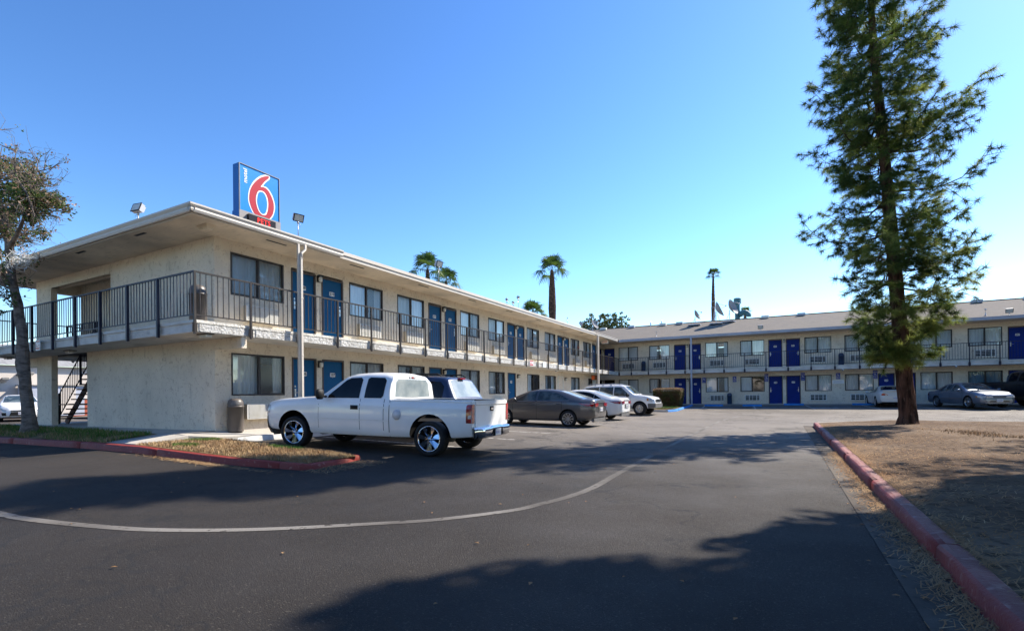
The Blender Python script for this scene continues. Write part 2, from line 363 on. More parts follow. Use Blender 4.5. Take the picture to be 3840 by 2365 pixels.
# walkways: sloped sheets with a real edge
def walk(name, polys, m='concrete'):
    mb = MB()
    for top in polys:
        n = len(top); bot = [(x, y, -.6) for x, y, z in top]
        mb.add(list(top) + bot, [tuple(range(n))] + [(i, i + n, (i + 1) % n + n, (i + 1) % n) for i in range(n)][::1])
    return mb.build(name, m, kind='structure')
walk('walkway', [
    [(-.02, 0, -.012), (-.02, -.9, -.03), (.5, -1.0, -.05), (.75, -.42, -.12), (.72, .2, -.14), (.95, 1.2, -.15), (1.15, 2.2, -.15), (1.15, 34.4, -.10), (-.02, 34.4, .0)],
    [(-.02, -.0, -.012), (-12.5, .0, -.05), (-12.5, -.75, -.06), (-.02, -.9, -.03)],
    [(-.85, -.85, -.034), (-1.0, -2.02, -.165), (.55, -2.0, -.165), (.55, -1.0, -.05)],
])
walk('far_walkway', [[(1.16, 33.5, -.052), (32, 33.5, -.04), (32, 34.48, .0), (1.16, 34.48, .0)]])
walk('passage_floor', [[(-12.5, .01, -.05), (-9.61, .01, -.045), (-9.61, 12, -.05), (-12.5, 12, -.05)], [(-9.59, .01, -.045), (-7.02, .01, -.03), (-7.02, 12, -.04), (-9.59, 12, -.045)]])

def kerb(name, pts, w, mats, hts, side=1, bevel=.03):
    """pts outer foot line; hts height above ground at each point; the stone lies to the left (side=1)"""
    P = [(p[0], p[1], h) for p, h in zip(pts, hts)]; Q = []
    for a, b in zip(P, P[1:]):
        n = max(1, int(math.dist(a[:2], b[:2]) / .35))
        Q += [tuple(a[k] + (b[k] - a[k]) * i / n for k in range(3)) for i in range(n)]
    Q.append(P[-1]); rows = []; rr = random.Random(len(Q))
    for i, p in enumerate(Q):
        q0 = Q[max(0, i - 1)]; q1 = Q[min(len(Q) - 1, i + 1)]; dx, dy = q1[0] - q0[0], q1[1] - q0[1]; L = math.hypot(dx, dy)
        nx, ny = -dy / L * side, dx / L * side; g = gz(p[0], p[1]); h = g + p[2]; j = rr.uniform(-.006, .006); b = bevel * rr.uniform(.7, 1.5)
        at = lambda d, z: (p[0] + nx * d, p[1] + ny * d, z)
        if i % 9 == 4:
            for e_, q_ in ((-.012, 0), (-.006, .022), (.006, .022), (.012, 0)):
                a3 = lambda d, z: (p[0] + nx * d + dx / L * e_, p[1] + ny * d + dy / L * e_, z)
                rows.append([a3(q_, g - .1), a3(.012 + q_, h - b), a3(.03 + q_, h - b * .25 - q_ * .7), a3(.04 + b + q_, h - q_), a3(w - .02, h - q_), a3(w, h - .015 - q_), a3(w, g - .1)])
            continue
        rows.append([at(0, g - .1), at(.012 + j, h - b), at(.02 + b * .7 + j, h - b * .25 + j * .5), at(.03 + b * 1.4, h), at(w - .02, h + j * .5), at(w, h - .015), at(w, g - .1)])
    m = MB(); n = len(rows)
    m.grid([r[:3] for r in rows], 0, True, flip=side < 0); m.grid([r[2:4] for r in rows], 1, True, flip=side < 0); m.grid([r[3:] for r in rows], 1, False, flip=side < 0)
    m.poly(rows[0], 0); m.poly(rows[-1][::-1], 0)
    return m.build(name, mats, kind='structure')
kerb('red_kerb', [(-16, -2.85), (-5.6, -2.53), (-1.08, -2.34), (2.69, -2.42), (4.52, -2.33), (5.85, -2.1)], .16, ['red', 'redtop'], [.14, .14, .15, .14, .125, .10])
kerb('red_kerb_end', [(5.86, -2.09), (6.0, -1.85), (5.78, -.60)], .15, ['red', 'redtop'], [.10, .10, .10])
kerb('planter_kerb', [(14.2, -14), (14.2, 14.0), (14.28, 14.35)], .17, ['red', 'redworn'], [.15, .15, .14], side=-1)
kerb('planter_back_kerb', [(14.3, 14.4), (16.2, 16.3), (17.3, 16.75), (34, 16.75)], .15, ['concrete', 'concrete'], [.14, .14, .14, .14], side=-1)
kerb('white_kerb', [(.62, -.38), (.74, .2), (.98, 1.2), (1.19, 2.2), (1.19, 8)], .14, ['whitekerb', 'whitekerb'], [.16, .16, .16, .16, .16], side=1)
kerb('patch_back_kerb', [(5.75, -.55), (4.5, -.60), (2.4, -.50), (.65, -.40)], .10, ['whitekerb', 'concrete'], [.05, .06, .09, .12], side=1)
mb = MB(); strip(mb, [(14.04, -14), (14.04, 14.3)], .30, .006); mb.build('gutter_strip', mat('guttercon', (.115, .095, .075), .9, .2, noise=(1.1, (.05, .04, .032), .4, .62), detail=(9, (.03, .027, .024), .56, .7), bump=(50, .5, .01)), kind='structure')

# planter soil (gently mounded)
def soilz(x, y):
    e = max(0, min(1, (x - 14.3) / 2.0)); f = max(0, min(1, (16.6 - y) / 2.5))
    return -.315 + .10 * e * f + .035 * sin(x * 1.3 + y * .7) * e * f + .02 * sin(y * 2.1 - x)* e
rows = []
y = -14
while y <= 16.7:
    row = []
    for i in range(26):
        x0 = 14.33 if y < 14 else 14.33 + (y - 14.0) * 1.05 if y < 16.3 else 16.9
        x = x0 + (34 - x0) * (i / 25) ** 1.6
        row.append((x, min(y, 16.65), soilz(x, y) if y < 16.4 else -.33))
    rows.append(row); y += .45
MB().grid(rows).build('planter_soil', 'dirt', kind='structure')
def lawnz(x, y):
    t = max(0, min(1, (y + 2.2) / .8)); return -.165 + .12 * t
rows = [[(x, y, lawnz(x, y) + .015 * sin(x * 3 + y * 5)) for x in [-16 + k * .6 for k in range(25)] + [-1.0]] for y in (-2.5, -2.2, -1.9, -1.6, -1.3, -1.0, -.8, -.7)]
rows[0] = [(x, -2.34 - .031 * (-1.08 - x) + .14 if x < -1.08 else -2.2, z) for x, y_, z in rows[0]]
MB().grid(rows).build('lawn_soil', 'soil_lawn', kind='structure')
def patchz(x, y):
    return gz(x, y) + interp([(0.4, .15), (2.5, .155), (4.5, .135), (6, .10)], x) + .03 * max(0, sin((y + 2.2) / 1.6 * pi)) * (1 - abs(x - 3.2) / 3)
rows = []
for i in range(15):
    x = .57 + (5.85 - .57) * i / 14
    lo = interp([(.5, -2.18), (2.7, -2.28), (4.5, -2.2), (5.86, -1.95)], x); hi = interp([(.5, -.42), (1.2, -.47), (2.4, -.56), (4.5, -.68), (5.86, -.72)], x)
    rows.append([(x, lo + (hi - lo) * k / 8, patchz(x, lo + (hi - lo) * k / 8) - .006) for k in range(9)])
MB().grid(rows, flip=True).build('verge_soil', 'soil_lawn', kind='structure')

def blades(name, pts, mats, hmin, hmax, w, seed, **t):
    r = random.Random(seed); m = MB()
    for (x, y, z, mi) in pts:
        h = r.uniform(hmin, hmax); a = r.uniform(0, 2 * pi); lean = r.uniform(.1, .9) * h
        dx, dy = cos(a) * lean, sin(a) * lean; px, py = -sin(a) * w, cos(a) * w
        m.add([(x - px, y - py, z - .01), (x + px, y + py, z - .01), (x + px * .6 + dx * .4, y + py * .6 + dy * .4, z + h * .6), (x - px * .6 + dx * .4, y - py * .6 + dy * .4, z + h * .6), (x + dx, y + dy, z + h)], [(0, 1, 2, 3), (3, 2, 4)], mi)
    return m.build(name, mats, **t)
r = random.Random(3); pts = []
def nz(x, y): return .5 + .5 * sin(x * 1.9 + 1.3 * sin(y * 2.7)) * cos(y * 3.1 + sin(x * 1.3))
for i in range(15000):
    x = r.uniform(-14, -.7); y = r.uniform(-2.2, -.78 if x < -4 else -.95 - .5 * max(0, (x + 1.2)))
    if nz(x, y) < .22 and r.random() < .8: continue
    if y < -1.8 and r.random() < .4 : mi = 1
    else: mi = 0 if r.random() < .82 else 1
    pts.append((x, y, lawnz(x, y), mi))
blades('lawn_grass', pts, ['grass_green', 'grass_dry'], .04, .12, .005, 1, kind='stuff', label='green grass growing round the leafy tree behind the red kerb', cat='grass')
pts = []
for i in range(16000):
    x = r.uniform(.6, 5.85); lo = interp([(.5, -2.14), (2.7, -2.24), (4.5, -2.16), (5.86, -1.9)], x); y = r.uniform(lo, interp([(.5, -.45), (4.5, -.68), (5.86, -.8)], x))
    g = math.hypot((x - 3.9) / .55, (y + .85) / .22) < 1 or math.hypot((x - 1.0) / .5, (y + .9) / .35) < 1 or math.hypot((x - 1.9) / .4, (y + 1.8) / .2) < 1
    pts.append((x, y, patchz(x, y), 0 if g and r.random() < .75 else 1))
    if g: pts.append((x + r.uniform(-.1, .1), y + r.uniform(-.05, .05), patchz(x, y), 0))
blades('dry_grass', pts, ['grass_green', 'grass_dry'], .02, .06, .005, 2, kind='stuff', label='dry straw coloured grass on the verge beside the white pickup', cat='grass')
# fallen needles and straw lying on the planter and along both kerbs
pts = []; m = MB(); r = random.Random(12)
def needle(x, y, z, L, mi=0):
    a = r.uniform(0, pi); t = r.uniform(0, .02); dx, dy = cos(a) * L / 2, sin(a) * L / 2; w = .0035
    m.add([(x - dx - dy * w / L * 2, y - dy + dx * w / L * 2, z), (x - dx + dy * w / L * 2, y - dy - dx * w / L * 2, z), (x + dx, y + dy, z + t + .004), (x + dx * .9 - dy * w / L * 2, y + dy * .9 + dx * w / L * 2, z + t + .004)], [(0, 1, 2, 3)], mi)
for i in range(16000):
    y = -7.5 + 20 * r.random() ** 1.7; x = 14.36 + 4.2 * r.random() ** 2.4
    if nz(x * .8, y * .5) < .35 and r.random() < .75: continue
    needle(x, y, soilz(x, y) + .012 + .02 * r.random(), r.uniform(.05, .11), r.random() < .12)
for i in range(4500):
    y = -7.5 + 12 * r.random() ** 1.5; x = 14.19 - abs(r.gauss(0, .10)); needle(x, y, gz(x, y) + .014 + .03 * r.random() * (x > 14.08), r.uniform(.04, .09), r.random() < .12)
for i in range(900):
    x = r.gauss(3.6, .9); y = -2.48 - abs(r.gauss(0, .08)); needle(x, y, gz(x, y) + .012, r.uniform(.05, .12), r.random() < .4)
for i in range(500):
    x = r.uniform(5.9, 6.5); y = r.uniform(-2.2, -.6) ; needle(x + .08, y, gz(x, y) + .012, r.uniform(.04, .1), r.random() < .4)
m.build('fallen_needles', ['litter', 'grass_dry'], kind='stuff', label='brown pine needles littering the soil and gutters along the kerbs', cat='pine litter')
pts = []
for i in range(2600):
    c = r.choice([(18.2, 6.6, .8), (18.8, 5.6, .6), (17.4, 8.2, .5), (19.5, 7.2, .9), (20.6, 6.2, .7)]); x = r.gauss(c[0], c[2] * .6); y = r.gauss(c[1], c[2] * .9)
    if x > 14.5: pts.append((x, y, soilz(x, y) + .005, 0))
blades('straw_tufts', pts, ['grass_dry'], .02, .07, .006, 5, kind='stuff', label='dry straw tufts on the bare planter right of the pine', cat='dry grass')
m = MB(); r = random.Random(31)
for i in range(260):
    x, y = (r.uniform(4, 14), r.uniform(-7.3, 2)) if i < 60 else ((r.gauss(14.02, .1), r.uniform(-7, 6)) if i < 150 else (r.gauss(15.5, 1.0), r.uniform(-6, 10)))
    if i >= 150 and x < 14.45: continue
    if i >= 60 and i < 150 and x > 14.15: continue
    z = (soilz(x, y) if x > 14.3 else gz(x, y)) + .012; a = r.uniform(0, 2 * pi); s = r.uniform(.012, .03)
    m.add([(x + cos(a) * s, y + sin(a) * s, z), (x - sin(a) * s * .5, y + cos(a) * s * .5, z + .006), (x - cos(a) * s, y - sin(a) * s, z + .002), (x + sin(a) * s * .5, y - cos(a) * s * .5, z + .008)], [(0, 1, 2, 3)])
m.build('fallen_leaves', 'litter', kind='stuff', label='small fallen leaves scattered over asphalt gutter and soil', cat='leaf litter')

# ---------------------------------------------------------------- buildings
def wall(mb, P, u0, u1, z0, z1, holes, th=.16, mi=0):
    us = sorted({u0, u1, *[h[0] for h in holes], *[h[1] for h in holes]}); zs = sorted({z0, z1, *[h[2] for h in holes], *[h[3] for h in holes]})
    for a, b in zip(us, us[1:]):
        for c, d in zip(zs, zs[1:]):
            if any(h[0] <= a and h[1] >= b and h[2] <= c and h[3] >= d for h in holes): continue
            mb.add([P(a, 0, c), P(b, 0, c), P(b, 0, d), P(a, 0, d)], [(0, 1, 2, 3)], mi)
            mb.add([P(a, th, c), P(b, th, c), P(b, th, d), P(a, th, d)], [(3, 2, 1, 0)], mi)
    for a, b, c, d in holes:
        q = [(a, c), (b, c), (b, d), (a, d)]
        for (e, f), (g, h) in zip(q, q[1:] + q[:1]):
            mb.add([P(e, 0, f), P(g, 0, h), P(g, th, h), P(e, th, f)], [(0, 1, 2, 3)], mi)
    mb.add([P(u0, 0, z0), P(u0, th, z0), P(u0, th, z1), P(u0, 0, z1), P(u1, 0, z0), P(u1, th, z0), P(u1, th, z1), P(u1, 0, z1)], [(0, 1, 2, 3), (7, 6, 5, 4), (3, 2, 6, 7)], mi)
PS = lambda u, d, z: (-d, u, z)
PF = lambda u, d, z: (u, 34.5 + d, z)
PE = lambda u, d, z: (u, d, z)

WW, WH = 1.66, 1.16
def window_proto(w, h, screen, cur, seed, cm='curtain'):
    r = random.Random(seed); m = MB(); b = .038; y0, y1 = -.012, .06
    for a in ((0, 0, w, b), (0, h - b, w, h), (0, b, b, h - b), (w - b, b, w, h - b), (w / 2 - .028, b, w / 2 + .028, h - b)): m.box(a[0], y0, a[1], a[2], y1, a[3])
    q = w / 2
    s0, s1 = (b, q - .028) if screen == 0 else (q + .028, w - b)
    for a in ((s0, b, s1, b + .025), (s0, h - b - .025, s1, h - b), (s0, b + .025, s0 + .025, h - b - .025), (s1 - .025, b + .025, s1, h - b - .025)): m.box(a[0], .012, a[1], a[2], .03, a[3])
    root = m.build('window', 'frame')
    for k, (a, c) in enumerate(((b, q - .028), (q + .028, w - b))):
        MB().poly([(a, .035, b), (c, .035, b), (c, .035, h - b), (a, .035, h - b)]).build('pane', 'screen' if k == screen else 'glass', root)
    m = MB()
    for (a, c) in cur:
        rows = []
        for z in (0, h * .5, h):
            rows.append([(x, .145 + .022 * sin(x * 46 + 2 * sin(x * 7 + seed)) * (1 - .25 * z / h) + .01 * sin(x * 19 + seed), z) for x in [a + (c - a) * i / 70 for i in range(71)]])
        m.grid(rows)
    m.build('curtain', cm, root)
    return root
protos = {}
def W(k):
    if k not in protos:
        sc, cur, sd, cm = k; protos[k] = window_proto(WW, WH, sc, cur, sd, cm); protos[k]['_p'] = 1
    return protos[k]
used = set()
def place(proto, name, parent, loc, rz):
    """first use moves the prototype itself, later uses copy it"""
    if proto.name not in used:
        used.add(proto.name); o = proto; o.parent = parent; o.location = loc; o.rotation_euler.z = rz
        if '_p' in o: del o['_p']
        return o
    return inst(proto, None, parent, loc, rz)
full = ((.0, WW),); gapr = ((0, .95), (1.35, WW)); left = ((0, .78),); gapc = ((0, .62), (.95, WW)); 
def door(parent, loc, rz, num, mi='door', handle='r', w=.92, h=2.08, fm='doorframe', plate=True):
    m = MB(); b = .05
    m.box(0, -.015, 0, b, .07, h); m.box(w - b, -.015, 0, w, .07, h); m.box(b, -.015, h - b, w - b, .07, h)
    if not plate: m.box(b + .002, .05, 0.02, w - b - .002, .065, h - b)
    d0 = MB().box(b + .004, .035, .012, w - b - .004, .075, h - b - .004).build('door', mi, parent, loc, rz)
    m.build('door_frame', fm, d0)
    MB().box(b, -.02, 0, w - b, .06, .012).build('threshold', 'steel', d0)
    if plate:
        m = MB(); hx = w - b - .085 if handle == 'r' else b + .085
        m.box(hx - .025, .015, .88, hx + .025, .034, 1.12); m.tube([(hx, .016, 1.0), (hx, -.03, 1.0), (hx + (-.11 if handle == 'r' else .11), -.03, 1.0)], .011, 6)
        m.box(hx - .018, .02, 1.16, hx + .018, .034, 1.22)
        m.build('door_handle', 'steel', d0)
        m = MB(); cx = w / 2; cz = 1.585
        P = []
        for (sx, sz) in ((1, 1), (-1, 1), (-1, -1), (1, -1)):
            for k in range(4):
                t = {(1, 1): 0, (-1, 1): 90, (-1, -1): 180, (1, -1): 270}[(sx, sz)] + k * 30; t = R(t)
                P.append((cx + sx * .082 + .022 * cos(t), .027, cz + sz * .045 + .022 * sin(t)))
        m.poly(P[::-1]); m.add(P + [(x, .034, z) for x, y, z in P], [(i, (i + 1) % 16, (i + 1) % 16 + 16, i + 16) for i in range(16)])
        text_mb(m, num, .125, lambda x, y: (cx + x, .0235, cz + y), 1, .004)
        m.lathe([(.0, -.005), (.012, 0)], (cx, .032, 1.49), 'y', 8, 2)
        m.build('number_plate', ['white', 'black', 'steel'], d0)
    return d0
def ac_near():
    m = MB(); m.box(0, -.15, 0, 1.0, .05, .42, 0); m.box(-.015, -.165, -.0, 1.015, -.15, .42, 1)
    for k in range(13): m.box(.03, -.176, .035 + k * .028, .97, -.166, .050 + k * .028, 1)
    m.box(.03, -.1665, .03, .97, -.1655, .40, 2)
    return m.build('air_conditioner', ['ac_side', 'ac', 'greytrim'])
def ac_far():
    m = MB(); m.box(0, -.05, 0, 1.0, .04, .42, 1)
    for c in ((-.02, 1.02, -.02, .03), (-.02, 1.02, .39, .44), (-.02, .03, .03, .39), (.97, 1.02, .03, .39), (.26, .30, .03, .39), (.50, .52, .03, .39), (.77, .81, .03, .39)): m.box(c[0], -.075, c[2], c[1], -.051, c[3], 0)
    for z in (.13, .23, .32): m.box(.03, -.068, z, .97, -.052, z + .022, 0)
    return m.build('air_conditioner', ['ac', 'black'])
def lamp_proto():
    m = MB(); m.box(-.07, -.03, 0, .07, .0, .22, 0); m.box(-.075, -.16, .17, .075, -.03, .22, 0); m.build
    o = m.build('wall_lamp', 'frame')
    MB().lathe([(.0, 0), (.055, .02), (.06, .12), (.05, .16)], (0, -.10, .0), 'z', 10).build('lamp_shade', 'lens', o)
    return o
def railing(parent, a, b, zt, zb, posts, m, out, pz=2.36, ps=.045):
    a = Vector(a); b = Vector(b); d = (b - a).normalized(); n = Vector(out); L = (b - a).length; mb = MB()
    up = Vector((0, 0, 1)); c = (a + b) / 2
    mb.obox((c.x, c.y, zt), d * (L / 2 + .02), n * .022, up * .018); mb.obox((c.x, c.y, zb), d * L / 2, n * .014, up * .014)
    k = int(L / .139)
    for i in range(k + 1):
        p = a + d * (i * L / k); mb.obox((p.x, p.y, (zt + zb) / 2), d * .008, n * .008, up * ((zt - zb) / 2 - .012))
    o = mb.build('railing', m, parent)
    P = None
    for t in posts:
        p = a + d * t + n * .02
        if P is None:
            P = MB(); P.obox((0, 0, (zt + pz) / 2 - .01), d * ps * .55, n * ps * .5, up * ((zt - pz) / 2)); P.obox((0, 0, pz + .14), d * .055, -n * .012 + d * 0, up * .11)
            P = P.build('post', m, o, (p.x, p.y, 0)); continue
        q = P.copy(); COL.objects.link(q); q.parent = o; q.location = (p.x, p.y, 0)
    return o

wing = empty('motel_wing', (0, 0, 0), 'near two storey stucco motel wing with roof sign, balcony and open stairs', 'motel building')
far = empty('motel_wing', (0, 0, 0), 'far two storey motel wing across the lot with long blue door rows and shingle roof', 'motel building')
Ux = [2.37, 3.52, 9.15, 10.32, 16.10, 17.25, 23.06, 24.21, 30.02]; Wx = [.45, 4.72, 7.19, 11.55, 14.09, 18.50, 21.04, 25.46, 28.02]
Z1 = 2.75; WZ = .92
holes = [(x, x + WW, WZ + Z1, WZ + Z1 + WH) for x in Wx] + [(x, x + WW, WZ, WZ + WH) for x in Wx[:-1]] + [(29.05, 29.98, WZ, WZ + WH)]
holes += [(x, x + .92, Z1, Z1 + 2.08) for x in Ux] + [(x, x + .92, 0.0, 2.08) for x in Ux[:5]]
mb = MB(); wall(mb, PS, .2, 31.1, -.35, 5.14, holes)
# end wall: solid below to x=-7, stair opening, pillar
wall(mb, PE, -7.0, .0, -.35, 2.41, [], .2); wall(mb, PE, -5.42, .0, 2.41, 5.14, [], .2)
wall(mb, PE, -9.62, -5.42, 4.81, 5.139, [], .25)
mb.box(-10.8, 0, -.35, -9.62, .18, 5.138)
mb.box(-.02, .003, 2.12, 1.12, .15, 2.405); mb.box(-12.1, .1, 2.08, -10.81, .25, 2.405)
mb.box(-7.2, .201, -.3, -7.0, 11.5, 2.41); mb.box(-5.62, .26, 2.69, -5.42, 11.5, 5.13)
mb.box(-10.8, 11.3, -.3, -10.6, 31.1, 5.13); mb.box(-10.6, 30.9, -.3, -.17, 31.1, 5.13); mb.box(-10.8, 11.3, 4.6, -5.62, 11.5, 5.13)
mb.box(-10.79, .41, 4.82, -10.6, 11.3, 5.12)
mb.box(-10.1, 1.05, 2.69, -5.63, 1.2, 5.12); mb.box(-10.3, .185, 4.76, -10.1, 1.2, 5.118)
mb.build('wall', 'stucco', wing)
mb = MB(); mb.box(-10.59, .2, 2.46, -.17, 30.85, 2.66); mb.box(-7.0, .25, 2.3, -.2, 30.8, 2.4); mb.build('upper_floor', 'room', wing)
# slabs
def slab(parent, boxes, m='slab'):
    mb = MB()
    for b in boxes:
        x0, y0, x1, y1 = b[:4]; mb.box(x0, y0, 2.41, x1, y1, 2.62); mb.box(x0 + (.012 if x0 < 0 else 0), y0 + .012, 2.622, x1 + .012 if x1 > 1 and b[4] else x1 - .012, y1 - .012, 2.685)
    return mb.build('balcony_slab', m, parent)
mb = MB()
mb.box(0.001, .001, 2.412, 1.15, 33.29, 2.62); mb.box(0.002, .002, 2.62, 1.175, 33.28, 2.69)
mb.box(-12.15, -1.15, 2.41, 1.15, -.001, 2.62); mb.box(-12.17, -1.175, 2.62, 1.175, -.002, 2.69)
mb.box(-12.15, 0, 2.41, -10.81, 30, 2.62); mb.box(-12.17, 0, 2.62, -10.82, 30, 2.69)
mb.box(-10.6, 31.11, 2.41, -.001, 33.29, 2.69); mb.box(-10.60, .45, 2.42, -9.0 - .6, 2.0, 2.685)
mb.build('balcony_slab', 'slab', wing)
mb = MB()   # rough stucco panels between the posts on the slab edge
for i in range(24):
    y = -1.12 + i * 1.435
    mb.box(1.151, y + .06, 2.425, 1.166, y + 1.36, 2.60)
mb.build('slab_panels', mat('slabrough', (.68, .67, .64), .95, .1, noise=(9, (.50, .48, .44), .5, .62), bump=(16, 1, .12)), wing)
railing(wing, (1.20, -1.2, 0), (1.20, 33.3, 0), 3.80, 2.80, [.0] + [1.40 + 1.434 * i for i in range(22)], 'rail', (1, 0, 0))
railing(wing, (1.20, -1.2, 0), (-12.2, -1.2, 0), 3.80, 2.80, [1.50 + 1.44 * i for i in range(9)], 'rail_blue', (0, -1, 0), ps=.06)
railing(wing, (-12.2, -1.2, 0), (-12.2, 28, 0), 3.80, 2.80, [1.4 * i for i in range(20)], 'rail_blue', (-1, 0, 0))
# windows, doors, air conditioners
va = [(0, full, 1, 'curtain'), (1, gapr, 2, 'curtain'), (0, gapc, 3, 'curtain'), (1, left, 4, 'curtain')]
seqU = [0, 1, 0, 1, 0, 2, 0, 2, 2]; seqL = [1, 0, 2, 0, 1, 3, 2, 0]
for i, x in enumerate(Wx): place(W(va[seqU[i]]), 'window', wing, (0, x, WZ + Z1), pi / 2)
for i, x in enumerate(Wx[:-1]): place(W(va[seqL[i]]), 'window', wing, (0, x, WZ), pi / 2)
w = window_proto(.93, WH, 0, ((0, .4),), 9); w.parent = wing; w.location = (0, 29.05, WZ); w.rotation_euler.z = pi / 2
ac = ac_near()
for x in Wx: place(ac, 'air_conditioner', wing, (0, x + .36, 3.0), pi / 2)
for x in Wx[:-1]: place(ac, 'air_conditioner', wing, (0, x + .36, .26), pi / 2)
for i, x in enumerate(Ux): door(wing, (0, x, Z1 - .055), pi / 2, str(209 + i), 'door', 'l' if i % 2 == 0 else 'r')
for x, nn, hd in ((2.37, '106', 'l'), (3.52, '107', 'r'), (9.15, '108', 'l'), (10.32, '109', 'r'), (16.10, '110', 'l')): door(wing, (0, x, 0), pi / 2, nn, 'door', hd)
door(wing, (.02, 23.05, 0), pi / 2, '', 'ac', 'l', plate=False, fm='ac')
lp = lamp_proto()
for y in (3.405, 10.195, 17.135, 24.095): place(lp, 'wall_lamp', wing, (0.0, y, 4.56), pi / 2)
for y in (3.405, 10.195, 17.25, 24.3): place(lp, 'wall_lamp', wing, (0.0, y, 1.80), pi / 2)
# roof
E0, EZ = 1.25, 5.33; sl = .30; RX = -5.4; RZ = EZ + sl * 6.75; FR = 39.05; FZ = EZ + sl * (FR - 33.1)
mb = MB()
mb.poly([(E0, -1.2, EZ), (E0, 33.1, EZ), (-4.6, FR, FZ), (RX, FR, RZ - .01), (RX, 5.45, RZ)])
mb.poly([(RX, 5.45, RZ), (RX, FR, RZ), (-12.15, 45, EZ), (-12.15, -1.2, EZ)]); mb.poly([(E0, -1.2, EZ), (RX, 5.45, RZ), (-12.15, -1.2, EZ)])
roof = mb.build('roof', 'shingle', wing)
mb = MB(); mb.box(0.001, -1.19, 5.14, 1.20, 34.48, 5.16); mb.box(-12.1, -1.19, 5.14, 0, -.001, 5.16); mb.box(-12.1, 0, 5.142, -10.81, 31, 5.16); mb.box(-10.6, 31.11, 5.14, 0, 34.48, 5.16)
mb.build('soffit', 'soffit', wing); MB().box(-10.6, .26, 5.125, -5.63, 11.3, 5.137).build('stairwell_ceiling', 'soffit', wing)
mb = MB(); mb.box(1.20, -1.2, 5.13, 1.245, 32.6, 5.335); mb.box(-12.15, -1.245, 5.13, 1.245, -1.20, 5.335); mb.box(-12.19, -1.2, 5.13, -12.15, 31, 5.335)
mb.box(1.246, 3.2, 5.24, 1.275, 27.2, 5.345)
mb.build('fascia', 'trim', wing)
def gut(mb, P, rng_, mi=0):
    prof = [(0, .19), (0, .05), (.03, .0), (.08, 0), (.10, .05), (.085, .10), (.12, .15), (.12, .19), (.105, .19), (.1, .16), (.02, .1)]
    mb.grid([[P(d, z, t) for d, z in prof] for t in rng_], mi, False)
for f_, q_ in ((lambda d, z, t: (1.247 + d, t, 5.15 + z), [-1.36, 1, 3.2]), (lambda d, z, t: (1.247 + d, t, 5.15 + z), [27.2, 30, 32.55]), (lambda d, z, t: (t, -1.247 - d, 5.15 + z), [1.36, -5, -12.2])):
    mb = MB(); gut(mb, f_, q_); mb.build('gutter', 'trim', wing)
for y in (.9, 3.9, 7.4, 10.9, 14.4, 17.9, 21.4, 24.9): MB().box(.86, y, 5.133, .93, y + .62, 5.139).build('soffit_vent', 'black', wing)
for x in (-1.75, -5.0, -9.0): MB().box(x, -1.06, 5.133, x + .5, -.98, 5.139).build('soffit_vent', 'black', wing)
mb = MB(); mb.box(1.29, 1.55, -.15, 1.349, 1.61, 5.13); o = mb.build('support_post', 'trim', wing)
mb = MB(); mb.tube([(1.33, 1.80, 5.16), (1.33, 1.80, 5.02), (1.38, 1.63, 4.88), (1.38, 1.63, 4.75)], .036, 8); mb.box(1.351, 1.60, -.12, 1.40, 1.66, 4.76)
for z in (4.72, 3.6, 2.0): mb.box(1.352, 1.593, z, 1.406, 1.667, z + .04)
mb.build('downspout', 'trim', wing)
mb = MB(); mb.box(1.30, 27.35, -.2, 1.42, 27.47, 5.13); mb.build('support_post', 'trim', wing)
for i, (x, y, z) in enumerate(((.63, -.57, 5.14), )):
    m = MB(); m.add([(x - .22, y - .12, z), (x + .22, y - .12, z), (x + .22, y + .12, z), (x - .22, y + .12, z), (x - .15, y - .07, z - .13), (x + .15, y - .07, z - .13), (x + .15, y + .07, z - .13), (x - .15, y + .07, z - .13)], [(0, 1, 5, 4), (1, 2, 6, 5), (2, 3, 7, 6), (3, 0, 4, 7), (7, 6, 5, 4)]); m.build('soffit_lamp', 'soffit', wing)
for x, y in ((.9, -.77), (-6.6, -.6), (-11.4, -.6)):
    m = MB(); m.box(x - .2, y - .1, 2.385, x + .2, y + .1, 2.409, 1); m.box(x - .14, y - .07, 2.33, x + .14, y + .07, 2.384, 0); m.build('ceiling_lamp', ['lens', 'frame'], wing)
m = MB(); m.lathe([(.0, .0), (.07, .0), (.07, .05), (.0, .05)], (0, 26.9, 4.3), 'x', 12); m.build('alarm_bell', 'redlens', wing)
# stairs in the end opening
st = MB()
for i in range(15):
    x = -10.65 + i * .21; z = .0 + (i + 1) * .178
    st.box(x, .62, z - .045, x + .27, 1.75, z)
st = st.build('staircase', 'wood', wing)
m = MB()
for y in (.82, 1.62):
    a, b = Vector((-10.75, y, -.02)), Vector((-7.55, y, 2.62)); d = (b - a).normalized(); u = Vector((-d.z, 0, d.x)); c = (a + b) / 2 - u * .02
    m.obox(c, d * ((b - a).length / 2), (0, .02, 0), u * .12)
m.build('stringer', 'rail', st)
m = MB()
for y in (.60, 1.80):
    for dz in (.95, .12): m.tube([(-10.7, y, .1 + dz), (-7.6, y, 2.66 + dz)], .022, 6, smooth=False)
    for i in range(24): x = -10.7 + 3.1 * i / 23; z = .1 + 2.56 * i / 23; m.box(x - .008, y - .008, z + .12, x + .008, y + .008, z + .95)
    for x, z in ((-10.7, 0), (-9.0, 1.4)): m.box(x - .03, y - .03, z - .02, x + .03, y + .03, z + 1.1)
m.build('handrail', 'rail_blue', st)
m = MB(); m.box(-10.6, .52, .66, -8.2, .56, .70); m.box(-10.62, .52, -.05, -10.57, .57, .7); m.box(-8.24, .52, -.05, -8.19, .57, .7); m.build('guard_bar', 'rail', st)
